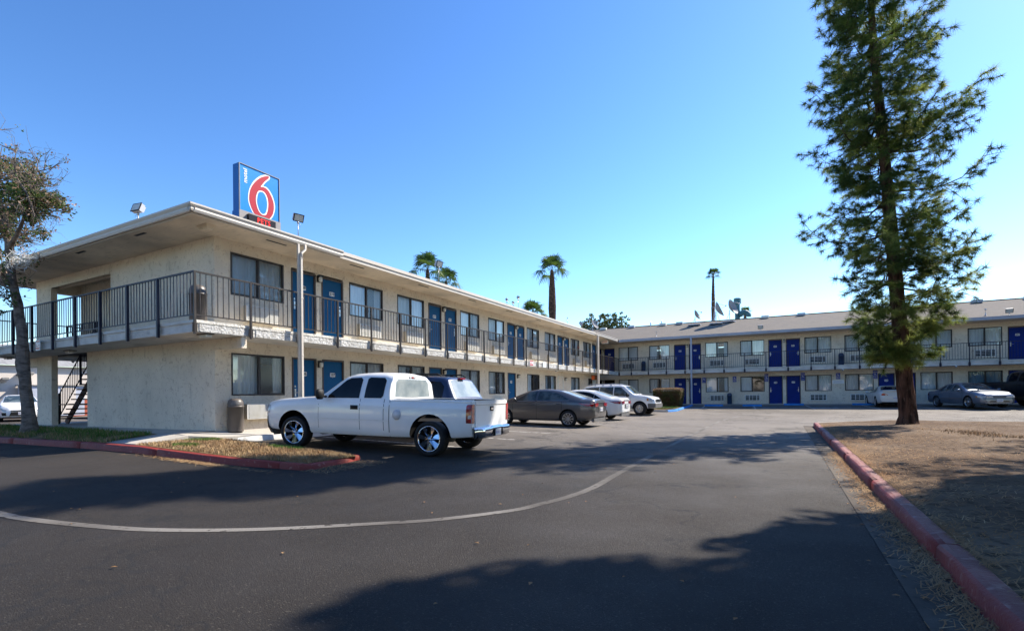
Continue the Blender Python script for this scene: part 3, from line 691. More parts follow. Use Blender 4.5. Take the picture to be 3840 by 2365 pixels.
railing(wing, (-10.6, .80, 0), (-8.3, .80, 0), 3.62, 2.8, [.1, 2.25], 'rail_blue', (0, -1, 0), pz=2.65)
MB().box(-10.6, 3.0, 2.42, -7.21, 11.2, 2.64).build('landing', 'slab', wing)
m = MB()
for z in (3.25, 3.5): m.box(-12.2, 8.0, z, -6.0, 8.03, z + .03)
m.build('safety_bar', 'rail_blue', wing)

# far wing
fW = [.84, 3.42, 7.85, 10.36, 14.65, 17.10, 21.33, 23.76, 28.3]; fD = [-1.62, -.45, 5.44, 6.60, 12.30, 13.46, 19.02, 20.16, 25.68, 26.85]
holes = [(x, x + WW, z, z + WH) for x in fW for z in (WZ, WZ + Z1)] + [(x, x + .92, z, z + 2.08) for x in fD for z in (0, Z1)]
mb = MB(); wall(mb, PF, -10.8, 34, -.3, 5.14, holes); mb.box(33.84, 34.67, -.3, 34, 43.5, 5.13); mb.box(-10.8, 43.3, -.3, 33.83, 43.5, 5.13); mb.box(-10.8, 34.67, -.3, -10.64, 43.29, 5.13)
mb.build('wall', 'stucco_far', far); MB().box(-10.6, 34.7, 2.4, 33.8, 43.2, 2.6).build('upper_floor', 'room', far)
mb = MB(); mb.box(1.16, 33.3, 2.415, 34, 34.499, 2.60); mb.box(1.18, 33.28, 2.60, 34, 34.498, 2.69); mb.build('balcony_slab', 'slab', far)
railing(far, (1.2, 33.25, 0), (34, 33.25, 0), 3.80, 2.80, [.02, 1.05] + [2.44 + 1.42 * i for i in range(21)], 'rail_blue', (0, -1, 0))
vf = [(1, full, 11, 'curtain'), (0, gapc, 12, 'curtain'), (0, full, 13, 'curtain'), (1, gapr, 14, 'curtain'), (1, full, 15, 'curtain_blue'), (0, left, 16, 'curtain')]
for i, x in enumerate(fW): place(W(vf[[0, 1, 3, 2, 2, 2, 0, 2, 0][i]]), 'window', far, (x, 34.5, WZ + Z1), 0)
for i, x in enumerate(fW): place(W(vf[[0, 1, 3, 5, 2, 2, 0, 4, 4][i]]), 'window', far, (x, 34.5, WZ), 0)
ac = ac_far()
for x in fW: place(ac, 'air_conditioner', far, (x + .33, 34.5, 3.0), 0)
for x in fW: place(ac, 'air_conditioner', far, (x + .33, 34.5, .25), 0)
for i, x in enumerate(fD): door(far, (x, 34.5, Z1 - .055), 0, str(219 + i), 'door_far', 'l' if i % 2 == 0 else 'r', fm='frame')
for i, x in enumerate(fD): door(far, (x, 34.5, 0), 0, str(112 + i), 'door_far' if i > 1 else 'liner', 'l' if i % 2 == 0 else 'r', fm='frame')
lp2 = lamp_proto()
for x in (-.575, 6.48, 13.34, 20.05, 26.72): place(lp2, 'wall_lamp', far, (x, 34.5, 4.55), 0); inst(lp2, None, far, (x, 34.5, 1.82), 0)
mb = MB(); mb.poly([(E0, 33.1, EZ), (35, 33.1, EZ), (35, FR, FZ), (-4.6, FR, FZ)]); mb.poly([(-12.1, FR, FZ), (35, FR, FZ), (35, 45, EZ), (-12.1, 45, EZ)])
mb.poly([(35, 33.1, EZ), (35, 45, EZ), (35, FR, FZ)]); rf = mb.build('roof', 'shingle', far)
mb = MB(); mb.box(-4.0, FR - .12, FZ + .0, 35, FR + .12, FZ + .03); mb.build('ridge_cap', 'shingle', rf)
for i, x in enumerate((-1.8, .9, 3.75, 5.2, 12.0, 14.6, 19.5, 25.3, 28)):
    z = FZ - sl * .45; MB().box(x - .28, FR - .65, z, x + .28, FR - .3, z + .2).build('roof_vent', 'gutter_far' if i % 2 else 'ac', rf)
for x in (2.6, 3.6, 22.6): MB().lathe([(.05, 0), (.05, .5), (.0, .5)], (x, FR - .2, FZ - .1), 'z', 8).build('vent_pipe', 'steel', rf)
MB().box(1.26, 33.15, 5.14, 34, 34.49, 5.16).build('soffit', 'soffit', far)
MB().box(1.25, 33.10, 5.13, 35, 33.145, 5.335).build('fascia', 'gutter_far', far)
mb = MB(); gut(mb, lambda d, z, t: (t, 33.098 - d, 5.15 + z), [1.5, 10, 20, 35]); mb.build('gutter', 'gutter_far', far)
mb = MB(); mb.box(6.93, 32.99, -.12, 7.05, 33.09, 5.15); mb.build('downspout', 'gutter_far', far)

# ---------------------------------------------------------------- roof sign
sg = empty('roof_sign', (0, 1.35, 5.72), 'square blue roof sign with a red 6 above a red lit message board', 'sign')
T = lambda u, z, d=0.0: (d, u - 1.35, z - 5.72)
mb = MB(); mb.box(-.27, -.63, .36, -.02, .64, 1.66, 1); 
for a in ((-.63, .36, -.614, 1.66), (.624, .36, .64, 1.66), (-.614, 1.644, .624, 1.66)): mb.box(-.02, a[0], a[1], .02, a[2], a[3], 0)
mb.box(-.019, -.613, .36, .0, .623, 1.643, 2); mb.build('cabinet', ['sign_grey', 'sign_side', 'sign_blue'], sg)
mb = MB(); mb.box(-.30, -.64, -.12, -.0, .66, .358, 1); mb.box(.0, -.64, -.12, .022, .66, .356, 0); mb.build('base', ['sign_grey', 'sign_side'], sg)
OUT = [(1.68, 7.30), (1.66, 7.24), (1.54, 7.11), (1.46, 6.98), (1.55, 6.985), (1.65, 6.93), (1.755, 6.8), (1.82, 6.63), (1.84, 6.5), (1.825, 6.36), (1.78, 6.22), (1.72, 6.12), (1.66, 6.082), (1.39, 6.082), (1.16, 6.082), (1.09, 6.15), (1.02, 6.28), (.985, 6.42), (.985, 6.54), (1.01, 6.7), (1.07, 6.86), (1.17, 7.03), (1.31, 7.19), (1.44, 7.29), (1.56, 7.345), (1.66, 7.35)]
RED = [(1.645, 7.295), (1.62, 7.25), (1.51, 7.13), (1.42, 7.0), (1.38, 6.93), (1.46, 6.945), (1.55, 6.94), (1.64, 6.88), (1.73, 6.75), (1.785, 6.62), (1.80, 6.48), (1.785, 6.34), (1.74, 6.21), (1.67, 6.11), (1.63, 6.084), (1.39, 6.084), (1.20, 6.084), (1.13, 6.15), (1.06, 6.28), (1.02, 6.42), (1.02, 6.55), (1.045, 6.7), (1.10, 6.84), (1.20, 7.0), (1.33, 7.15), (1.46, 7.25), (1.57, 7.31), (1.635, 7.32)]
WIN = [(1.36, 6.81), (1.45, 6.82), (1.53, 6.77), (1.585, 6.67), (1.61, 6.52), (1.60, 6.37), (1.57, 6.24), (1.53, 6.165), (1.45, 6.13), (1.37, 6.145), (1.30, 6.21), (1.245, 6.33), (1.22, 6.46), (1.225, 6.59), (1.26, 6.71), (1.30, 6.78)]
BLU = [(1.37, 6.78), (1.44, 6.785), (1.505, 6.74), (1.55, 6.64), (1.572, 6.51), (1.563, 6.37), (1.535, 6.26), (1.495, 6.19), (1.435, 6.162), (1.38, 6.18), (1.325, 6.24), (1.28, 6.35), (1.257, 6.46), (1.265, 6.58), (1.29, 6.69), (1.32, 6.75)]
mb = MB()
def smooth2(P, k=3): return [tuple(.5 * (2 * b + (c - a) * t + (2 * a - 5 * b + 4 * c - d) * t * t + (3 * b - a - 3 * c + d) * t ** 3) for a, b, c, d in zip(P[i - 1], P[i], P[(i + 1) % len(P)], P[(i + 2) % len(P)])) for i in range(len(P)) for t in [j / k for j in range(k)]]
import mathutils
def flat(mb, P, d, mi, sm=True):
    Q = smooth2(P) if sm else P
    for t in mathutils.geometry.tessellate_polygon([[Vector((0, u, z)) for u, z in Q]]):
        mb.add([T(*Q[i], d) for i in t], [(0, 1, 2)], mi)
flat(mb, OUT, .004, 0); flat(mb, RED, .008, 1); flat(mb, WIN, .012, 0); flat(mb, BLU, .016, 2)
text_mb(mb, 'motel', .17, lambda x, y: T(.905 - y, 7.075 + x, .006), 0, .003)
mb.build('lettering', ['sign_white', 'sign_red', 'sign_blue'], sg)
mb = MB(); mb.box(.023, -.42, -.12, .12, .42, .28, 0); b_ = mb.build('message_board', 'panel', sg)
mb = MB(); text_mb(mb, 'PETS', .205, lambda x, y: T(1.385 + x, 5.885 + y, .124), 0, .002); mb.build('message', 'led', b_)

# ---------------------------------------------------------------- small things on buildings
def floodlight(loc, rz, tilt, h, s, label, face='lens', group='floodlights on the roof edges'):
    e = empty('floodlight', loc, label, 'floodlight', group, rz)
    m = MB(); m.tube([(0, 0, 0), (0, 0, h)], .012, 6); m.lathe([(.05, -.02), (.05, .0), (.012, .02)], (0, 0, 0), 'z', 8); m.lathe([(.0, h - .02), (.03, h), (.03, h + .06), (0, h + .07)], (0, 0, 0), 'z', 8)
    m.tube([(0.03, 0, h), (.09, .02, h - .05), (.07, .03, h - .1), (.01, .01, h - .12)], .005, 5)
    m.build('stem', 'steel', e)
    # lamp head built in local axes, looking along +X and tilted down
    c, s_ = cos(tilt), sin(tilt); X = Vector((c, 0, -s_)); Y = Vector((0, 1, 0)); Z = Vector((s_, 0, c)); C0 = Vector((0, 0, h + .07 + s * .45))
    m = MB(); m.obox(C0, X * s * .22, Y * s * .62, Z * s * .45)
    for k in range(5): m.obox(C0 - X * s * .3 + Y * s * (k - 2) * .25, X * s * .1, Y * s * .03, Z * s * .35)
    m.obox(C0 + X * s * .23, X * s * .03, Y * s * .68, Z * s * .51, 1); hd = m.build('lamp_head', ['gutter_far', 'black'], e)
    m = MB(); m.obox(C0 + X * s * .265, X * s * .01, Y * s * .56, Z * s * .40); m.build('lens', face, hd)
    return e
floodlight((.8, 2.0, 5.50), R(-15), R(25), .42, .22, 'black floodlight on the eave just right of the blue roof sign')
floodlight((-1.95, -.85, 5.47), R(-80), R(-20), .30, .24, 'pale floodlight on the end eave left of the roof corner')
floodlight((.6, 9.1, 5.56), R(-10), R(20), .62, .25, 'grey floodlight on the long eave in front of the second palm')
floodlight((.6, 15.0, 5.56), R(10), R(60), .15, .13, 'small dark floodlight, first of the low pair on the long eave', 'gutter_far')
floodlight((.6, 15.7, 5.56), R(10), R(60), .10, .13, 'small dark floodlight, second of the low pair on the long eave', 'gutter_far')
floodlight((.6, 16.3, 5.56), R(10), R(30), .45, .16, 'small floodlight on a thin stem beside the low palm crown')
floodlight((.6, 23.4, 5.56), R(-160), R(20), .30, .08, 'tiny floodlight on a thin stem near the far end of the eave', 'gutter_far')
floodlight((.9, 25.2, 5.47), R(15), R(-35), .10, .30, 'long tilted floodlight at the end of the near eave')
floodlight((11.85, 32.93, 5.34), R(-95), R(25), .10, .26, 'cream floodlight on the far gutter between windows')
floodlight((25.3, 32.93, 5.34), R(-95), R(25), .10, .26, 'cream floodlight on the far gutter at the right edge')
def vent_sensor(loc, label):
    e = empty('roof_sensor', loc, label, 'roof sensor'); m = MB(); m.lathe([(.07, 0), (.02, .05), (.012, .3), (.05, .32), (.05, .4), (0, .42)], n=8); m.build('stem', 'steel', e)
vent_sensor((4.2, 33.7, 5.5), 'small round sensor on a stem above the far gutter left'); vent_sensor((24.4, 33.6, 5.5), 'small round sensor on a stem beside the right floodlight')
def trash(loc, m_, label, h=.88, r_=.19, group=None, rz=0):
    e = empty('trash_can', loc, label, 'trash can', group, rz)
    m = MB(); m.lathe([(r_ * .97, 0), (r_, .02), (r_, h * .72), (r_ * 1.05, h * .72), (r_ * 1.05, h * .76), (r_ * .98, h * .765)], n=24); m.build('body', m_, e)
    m = MB(); m.lathe([(r_ * 1.0, h * .765), (r_ * .99, h * .84), (r_ * .88, h * .92), (r_ * .6, h * .98), (0, h)], n=24); d = m.build('lid', m_, e)
    m = MB(); rows = []
    for i in range(5):
        z = h * (.79 + .13 * i / 4); rr = interp([(h * .765, r_), (h * .84, r_ * .99), (h * .92, r_ * .88)], z) + .004
        w_ = .62 * math.sqrt(max(0, 1 - (i / 4) ** 2 * .75)); rows.append([(rr * cos(t), rr * sin(t), z) for t in [w_ * (k / 6 - .5) * 2 for k in range(7)]])
    m.grid(rows); m.build('flap', 'greytrim' if m_ == 'can' else m_, d)
trash((.22, .42, -.05), 'can', 'brown domed trash can on the walkway at the near building corner', .90, .195, 'domed trash cans', R(-35))
trash((.80, -.88, 2.69), 'can', 'brown domed trash can behind the railing on the near balcony corner', .90, .19, 'domed trash cans', R(-35))
for l, s_ in (((3.03, 34.1, 2.69), 'dark blue domed trash can on the far balcony between the first two windows'), ((9.6, 34.2, -.03), 'dark blue domed trash can on the ground below the blue parking signs'), ((16.86, 34.1, 2.69), 'dark blue domed trash can on the far balcony left of the pine')):
    trash(l, 'can_blue', s_, .88, .17, 'domed trash cans', R(-90))
def ada(x, z, label, extra=True, top=False):
    e = empty('parking_sign', (x, 34.49, z), label, 'sign', 'blue accessible parking signs'); m = MB(); m.box(-.13, -.02, -.2, .13, -.0, .24, 0)
    for a in ((-.12, -.19, .12, -.183), (-.12, .223, .12, .23), (-.12, -.183, -.113, .223), (.113, -.183, .12, .223)): m.box(a[0], -.023, a[1], a[2], -.021, a[3], 1)
    w = lambda x_, z_: (x_, -.0235, z_)
    m.poly([w(.012 * cos(R(t)) - .02, .19 + .018 * sin(R(t))) for t in range(0, 360, 45)], 1)
    for a, b, q in (((-.03, .16), (-.015, .09), .013), ((-.02, .13), (.03, .13), .009), ((-.015, .092), (.035, .092), .012), ((.035, .092), (.058, .05), .011), ((.058, .05), (.075, .055), .009)):
        d = Vector((b[0] - a[0], b[1] - a[1])).normalized(); n = Vector((-d.y, d.x)) * q; m.poly([w(a[0] + n.x, a[1] + n.y), w(a[0] - n.x, a[1] - n.y), w(b[0] - n.x, b[1] - n.y), w(b[0] + n.x, b[1] + n.y)], 1)
    P = [(cos(R(t)), sin(R(t))) for t in range(110, 345, 15)]
    for p, q in zip(P, P[1:]): m.poly([w(.058 * p[0] - .0, .075 + .055 * p[1]), w(.045 * p[0], .075 + .043 * p[1]), w(.045 * q[0], .075 + .043 * q[1]), w(.058 * q[0], .075 + .055 * q[1])], 1)
    if extra: text_mb(m, 'PARKING', .058, lambda a, b: w(a, -.04 + b), 1, .001); text_mb(m, 'ONLY', .07, lambda a, b: w(a, -.12 + b), 1, .001)
    else: text_mb(m, 'VAN', .06, lambda a, b: w(a, -.1 + b), 1, .001)
    if top: m.box(-.13, -.02, .26, .13, 0, .38, 0); text_mb(m, 'RESERVED', .045, lambda a, b: (a, -.0215, .32 + b), 1)
    m.build('sign_face', ['adablue', 'white'], e)
ada(7.72, 1.85, 'blue wheelchair sign left of the window beside the far downspout', False)
ada(9.95, 1.88, 'blue wheelchair parking only sign centred between two ground floor windows')
ada(12.15, 1.86, 'blue wheelchair sign with extra plate left of door 116', True, True)
ada(14.53, 1.88, 'blue wheelchair sign with extra plate right of door 117', False, True)
ada(16.70, 1.94, 'blue wheelchair parking only sign above a pale notice left of the pine')
ada(18.86, 1.92, 'blue wheelchair sign with extra plate left of door 118 by the pine', True, True)
def notice(loc, rz, w, h, red, label):
    e = empty('notice_sign', loc, label, 'sign', 'small notices', rz); m = MB(); m.box(-w / 2, -.012, 0, w / 2, 0, h, 0)
    if red:
        for z0, z1 in ((.78, .95), (.1, .32), (.42, .5), (.58, .64)): m.box(-w * .45, -.014, h * z0, w * .45 if z0 != .58 else w * .1, -.0125, h * z1, 1)
    else:
        for k in range(4): m.box(-w * .4, -.014, h * (.2 + k * .17), w * (.4 - .1 * (k % 2)), -.0125, h * (.26 + k * .17), 2)
    m.build('sign_face', ['sign_white', 'sign_red', 'gutter_far'], e)
notice((-7.0, -1.235, 2.38), 0, .30, .32, True, 'red and white notice on the balcony edge by the leafy tree')
notice((1.2, 16.6, 2.42), pi / 2, .45, .30, True, 'red and white notice on the long balcony edge above the ground floor window')
notice((1.2, 18.3, 2.42), pi / 2, .45, .30, False, 'pale notice on the long balcony edge right of the red one')
notice((20.6, 33.24, 2.42), 0, .9, .3, False, 'long pale notice on the far balcony edge behind the pine trunk')
notice((16.7, 34.49, 1.42), 0, .7, .26, False, 'pale printed notice on the far wall below a blue sign')
def exit_sign(loc, rz, w, label):
    e = empty('exit_sign', loc, label, 'sign', None, rz); m = MB(); m.box(-w, -.04, 0, w, .04, .24, 0); text_mb(m, 'EXIT', .2, lambda a, b: (a, -.042, .12 + b), 1, .004); m.build('sign_box', ['white', 'orange'], e)
exit_sign((.75, 31.0, 4.88), 0, .26, 'small white exit sign with orange letters under the balcony roof corner')
e = empty('extinguisher_cabinet', (1.0, 27.8, 1.9), 'orange red cabinet sign beside the end post of the near wing', 'sign', None); m = MB(); m.box(-.3, -.05, 0, .3, .05, .36, 0); m.box(-.27, -.056, .04, -.05, -.051, .32, 1); m.build('sign_box', ['wood', 'orange'], e)
def camera_(loc, label):
    e = empty('security_camera', loc, label, 'camera', 'security cameras'); m = MB(); m.box(-.04, -.04, -.03, .04, .04, 0); m.build('mount', 'white', e)
    m = MB(); m.tube([(0, .05, -.06), (-.05, -.12, -.1)], .045, 10); m.build('housing', 'white', e); MB().tube([(-.05, -.12, -.1), (-.054, -.13, -.102)], .03, 10).build('lens', 'black', e)
camera_((22.9, 33.3, 2.41), 'white security camera under the far balcony edge right of the pine'); camera_((.9, 20.9, 2.41), 'white security camera under the near balcony slab above parked cars')
camera_((16.9, 33.3, 2.41), 'small white security camera under the far balcony edge left of the pine')
for i, (x, y) in enumerate(((8.75, 31.6), (11.3, 31.6), (13.9, 32.9), (18.0, 33.1))):
    m = MB(); w = .62; z = gz(x, y)
    pr = [(-.08, 0), (-.07, .10), (-.04, .125), (.04, .125), (.07, .10), (.08, 0)]
    m.grid([[(X, dy, zz) for dy, zz in pr] for X in (-w, -w + .04, w - .04, w)], 0, False); m.poly([(-w, a, b) for a, b in pr]); m.poly([(w, a, b) for a, b in pr][::-1])
    o = m.build('wheel_stop', 'bluepaint', None, (x, y, z)); tag(o, ['blue painted wheel stop left of the ground floor trash can', 'blue painted wheel stop right of the ground floor trash can', 'blue painted wheel stop in front of doors 116 and 117', 'blue painted wheel stop in front of the parked white coupe'][i], 'wheel stop', 'blue wheel stops')
def dish(loc, rz, el, d, label, mesh_=False):
    e = empty('satellite_dish', loc, label, 'satellite dish', 'satellite dishes on the roofs', rz)
    m = MB(); m.tube([(0, 0, 0), (0, 0, .75 * d)], .03, 6); m.box(-.5, -.5, -.03, .5, .5, .03); m.tube([(-.4, .1, 0), (0, 0, .6 * d)], .015, 5); m.build('mast', 'gutter_far', e)
    X = Vector((cos(el), 0, sin(el))); Y = Vector((0, 1, 0)); Z = X.cross(Y); c = Vector((.06, 0, .85 * d)); m = MB(); rows = []
    for i in range(6):
        r_ = d / 2 * i / 5; rows.append([c + X * (r_ * r_ * .45 / d * 2) + Y * r_ * cos(t) + Z * r_ * sin(t) for t in [2 * pi * k / 20 for k in range(21)]])
    m.grid(rows); m.grid([[p - X * .03 for p in r_] for r_ in rows]); dd = m.build('reflector', 'dish', e)
    f = c + X * d * .62; m = MB(); m.tube([c - Z * d * -.45 + X * .1, f], .018, 5); m.tube([f, f + X * .12 * -1], .05, 8); m.tube([c + Y * d * .45 + X * .1, f], .01, 4); m.build('feed_arm', 'gutter_far', e)
dish((6.65, 37.6, 6.68), R(-5), R(28), .95, 'small thin satellite dish alone on the far roof ridge')
dish((8.35, 37.5, 6.65), R(5), R(25), 1.35, 'middle satellite dish facing right on the far roof')
dish((9.35, 38.0, 6.8), R(-18), R(22), 1.35, 'large satellite dish seen from its face beside the teal duct')
dish((-1.6, 34.9, 6.2), R(-10), R(30), .9, 'satellite dish at the roof corner before the bushy tree')
e = empty('antenna_tripod', (8.02, 39.9, 6.9), 'thin metal antenna tripod beside the palm trunk on the far roof', 'antenna'); m = MB(); m.tube([(0, 0, 0), (0, 0, 2.4)], .022, 6)
for a in (0, 120, 240): m.tube([(.45 * cos(R(a)), .45 * sin(R(a)), 0), (0, 0, 1.6)], .016, 5)
for z in (1.55, 1.62, 2.1, 2.17): m.tube([(-.25, 0, z - .08), (.05, 0, z + .02)], .012, 5)
m.tube([(-.2, 0, .8), (.2, 0, .8)], .012, 5); m.build('mast', 'gutter_far', e)
e = empty('exhaust_duct', (9.75, 41, 6.5), 'teal round exhaust stack with octagonal cap and curved elbow', 'duct'); m = MB(); m.lathe([(.21, 0), (.21, 2.35)], n=16); m.build('stack', 'teal', e)
MB().lathe([(.21, 2.2), (.31, 2.28), (.31, 2.72), (.25, 2.76), (0, 2.76)], n=8, smooth=False).build('cap', 'teal', e)
m = MB(); m.tube([(.15, -.1, 1.25)] + [(.55 + .33 * cos(R(t)), -.1, 1.12 + .33 * sin(R(t))) for t in (150, 125, 100, 75, 50, 25, 0, -15)], [.24] * 9, 10, smooth=False); m.build('elbow', 'teal', e)
MB().lathe([(.14, 0), (.14, .75), (.22, .8), (.22, .9), (0, .92)], (.62, -.2, 0), n=12).build('fan_housing', 'teal', e)

# ---------------------------------------------------------------- vehicles
def lerp(a, b, t): return a + (b - a) * t
class Car:
    """sides and top of a body described by profiles; x forward from the rear axle, z up from the road"""
    def __init__(s, sp): s.__dict__.update(sp)
    def sec(s, x):
        zt = interp(s.top, x); zb = interp(s.bot, x); ze = min(interp(s.belt, x), zt - .012); w = interp(s.w, x); wt = min(interp(s.wt, x), w * .985)
        h = ze - zb; hg = zt - ze; k = min(1, hg / .35); cr = interp(s.crown, x) if hasattr(s, 'crown') else .03
        P = [(0, zb), (w * .8, zb), (w * .93, zb + .015), (w * .97, zb + .07), (w * .985, zb + h * .25), (w, zb + h * .45), (w * 1.0, zb + h * .62), (w * .995, zb + h * .8), (w * .982, zb + h * .92), (w * (.955 - .0 * k), ze)]
        we = w * .955
        ze2 = zt - max(.008, .16 * hg * k + .25 * hg * (1 - k)); wr = wt
        for t in (.06, .3, .6, .85): P.append((lerp(we, wr, t) + .018 * k * sin(pi * t), lerp(ze, ze2, t)))
        P += [(wr, ze2), (wr - .035 - .02 * k, lerp(ze2, zt, .62)), (wr * .82, lerp(ze2, zt, .93)), (wr * .5, zt + cr * .4), (0, zt + cr * .55)]
        return P
    def y(s, x, z):
        P = s.sec(x)[2:15]
        for (a, b), (c, d) in zip(P, P[1:]):
            if z <= d or (c, d) == P[-1]:
                t = (z - b) / (d - b) if d > b else 1; return lerp(a, c, max(0, min(1, t)))
        return P[-1][0]
    def z(s, x, y):
        P = s.sec(x)[9:][::-1]; y = abs(y)
        for (a, b), (c, d) in zip(P, P[1:]):
            if y <= c: return lerp(b, d, (y - a) / (c - a) if c > a else 1)
        return P[-1][1]
    def shell(s, cuts):
        X = sorted({*[p[0] for p in s.top], *[p[0] for p in s.w], *[s.x0 + (s.x1 - s.x0) * i / 46 for i in range(47)]})
        X = [x for i, x in enumerate(X) if s.x0 <= x <= s.x1]
        X = [x for i, x in enumerate(X) if i == 0 or x - X[i - 1] > .004]
        n = len(s.sec(0)); rows = []
        for x in X:
            P = s.sec(x); rows.append([(x, -a, b) for a, b in P] + [(x, a, b) for a, b in P[-2:0:-1]])
        m = MB(); N = len(rows[0]); vs = [p for r_ in rows for p in r_]; fs = []
        for i in range(len(rows) - 1):
            for j in range(N): fs.append((i * N + j, i * N + (j + 1) % N, (i + 1) * N + (j + 1) % N, (i + 1) * N + j))
        fs.append(tuple(range(N))[::-1]); fs.append(tuple((len(rows) - 1) * N + j for j in range(N)))
        m.add(vs, [f[::-1] for f in fs], 0, True)
        me = m.mesh('body', [s.paint, 'liner'])
        bm = bmesh.new(); bm.from_mesh(me); bmesh.ops.remove_doubles(bm, verts=bm.verts, dist=1e-5); bmesh.ops.recalc_face_normals(bm, faces=bm.faces); bm.to_mesh(me); bm.free()
        o = bpy.data.objects.new('body', me); COL.objects.link(o); cs = []
        for c in cuts:
            cm = c.mesh('cut', [s.paint, 'liner']); bm = bmesh.new(); bm.from_mesh(cm); bmesh.ops.recalc_face_normals(bm, faces=bm.faces); bm.to_mesh(cm); bm.free()
            co_ = bpy.data.objects.new('cut', cm); COL.objects.link(co_); cs.append(co_)
            md = o.modifiers.new('b', 'BOOLEAN'); md.operation = 'DIFFERENCE'; md.solver = 'EXACT'; md.object = co_
        dg = bpy.context.evaluated_depsgraph_get(); new = bpy.data.meshes.new_from_object(o.evaluated_get(dg)); o.modifiers.clear(); o.data = new
        for c in cs: bpy.data.objects.remove(c)
        new.set_sharp_from_angle(angle=R(32))
        return o
    def side(s, mb, sg, xs, lo, hi, off, nz=7, mi=0, nx=14):
        """conforming panel on one side: lo/hi are (x,z) tables"""
        lo = [(xs[0], lo)] if not isinstance(lo, list) else lo; hi = [(xs[0], hi)] if not isinstance(hi, list) else hi
        X = sorted({xs[0], xs[1], *[p[0] for p in lo + hi if xs[0] < p[0] < xs[1]], *[lerp(xs[0], xs[1], i / nx) for i in range(nx + 1)]})
        rows = [[(x, sg * (s.y(x, z) + off), z) for z in [lerp(interp(lo, x), interp(hi, x), j / nz) for j in range(nz + 1)]] for x in X]
        mb.grid(rows, mi, True, flip=sg < 0)
    def cover(s, mb, xs, wlo, off, mi=0, ny=12, nx=8, sag=0):
        """panel on the top surface between two stations, half width table"""
        rows = []
        for i in range(nx + 1):
            x = lerp(xs[0], xs[1], i / nx); w = interp(wlo, x)
            row = []
            for j in range(ny + 1):
                y = lerp(-w, w, j / ny); xx = x - sag * (y / w) ** 2 * (1); row.append((xx, y, s.z(xx, y) + off))
            rows.append(row)
        mb.grid(rows, mi, True, flip=True)
def cyl_cut(x, z, r, y0, y1):
    m = MB(); n = 28; vs = [(x + r * cos(2 * pi * k / n), y, z + r * sin(2 * pi * k / n)) for y in (y0, y1) for k in range(n)]
    m.add(vs, [tuple(range(n)), tuple(range(n, 2 * n))[::-1]] + [(k, (k + 1) % n, (k + 1) % n + n, k + n) for k in range(n)], 1); return m
def wheel(parent, x, y, r, rr, wd, sg, style, steer=0, col='steel'):
    m = MB(); hw = wd / 2
    m.lathe([(rr * .98, -hw * .8), (rr + .02, -hw), (r * .93, -hw * 1.02), (r * .985, -hw * .8), (r, -hw * .4), (r, hw * .4), (r * .985, hw * .8), (r * .93, hw * 1.02), (rr + .02, hw), (rr * .98, hw * .8), (rr * .95, 0), (rr * .98, -hw * .8)], ax='y', n=32)
    t = m.build('wheel', 'tire', parent, (x, y, r)); t.rotation_euler.z = steer
    m = MB(); o = sg
    m.lathe([(rr, o * hw * .86), (rr * 1.02, o * hw * .98), (rr * .95, o * hw * .97), (rr * .92, o * hw * .6), (rr * .9, -o * hw * .2)], ax='y', n=32)
    m.lathe([(0, o * hw * .0), (rr * .9, -o * hw * .05)], ax='y', n=20, mi=1)
    def spoke(a, w0, w1, r0, r1, y0, y1, tw=0, th=.02, mi=0):
        c, s_ = cos(a), sin(a); U = Vector((c, 0, s_)); V = Vector((-s_, 0, c))
        P = []
        for (rad, w_, yy) in ((r0, w0, y0), (r1, w1, y1)):
            for sv in (-1, 1):
                for yo in (0, -th): P.append(U * rad + V * sv * w_ + Vector((0, o * (yy + yo + sv * tw), 0)))
        m.add(P, [(0, 2, 6, 4), (1, 5, 7, 3), (0, 4, 5, 1), (2, 3, 7, 6), (4, 6, 7, 5), (0, 1, 3, 2)], mi)
    if style == 'blade':
        for k in range(7): spoke(2 * pi * k / 7 + .2, rr * .10, rr * .22, rr * .12, rr * .93, hw * .75, hw * .88, .018)
        m.lathe([(0, o * (hw + .01)), (rr * .13, o * hw * .95), (rr * .17, o * hw * .6)], ax='y', n=12)
    elif style == 'multi':
        for k in range(10): spoke(2 * pi * k / 10, rr * .055, rr * .105, rr * .15, rr * .94, hw * .75, hw * .85)
        m.lathe([(0, o * hw * .86), (rr * .2, o * hw * .8), (rr * .22, o * hw * .5)], ax='y', n=14)
    else:
        for k in range(12): spoke(2 * pi * k / 12, rr * .06, rr * .09, rr * .3, rr * .93, hw * .72, hw * .7)
        m.lathe([(0, o * hw * 1.0), (rr * .18, o * hw * .95), (rr * .36, o * hw * .68)], ax='y', n=14)
    m.build('rim', [col, 'liner'], t)
    return t
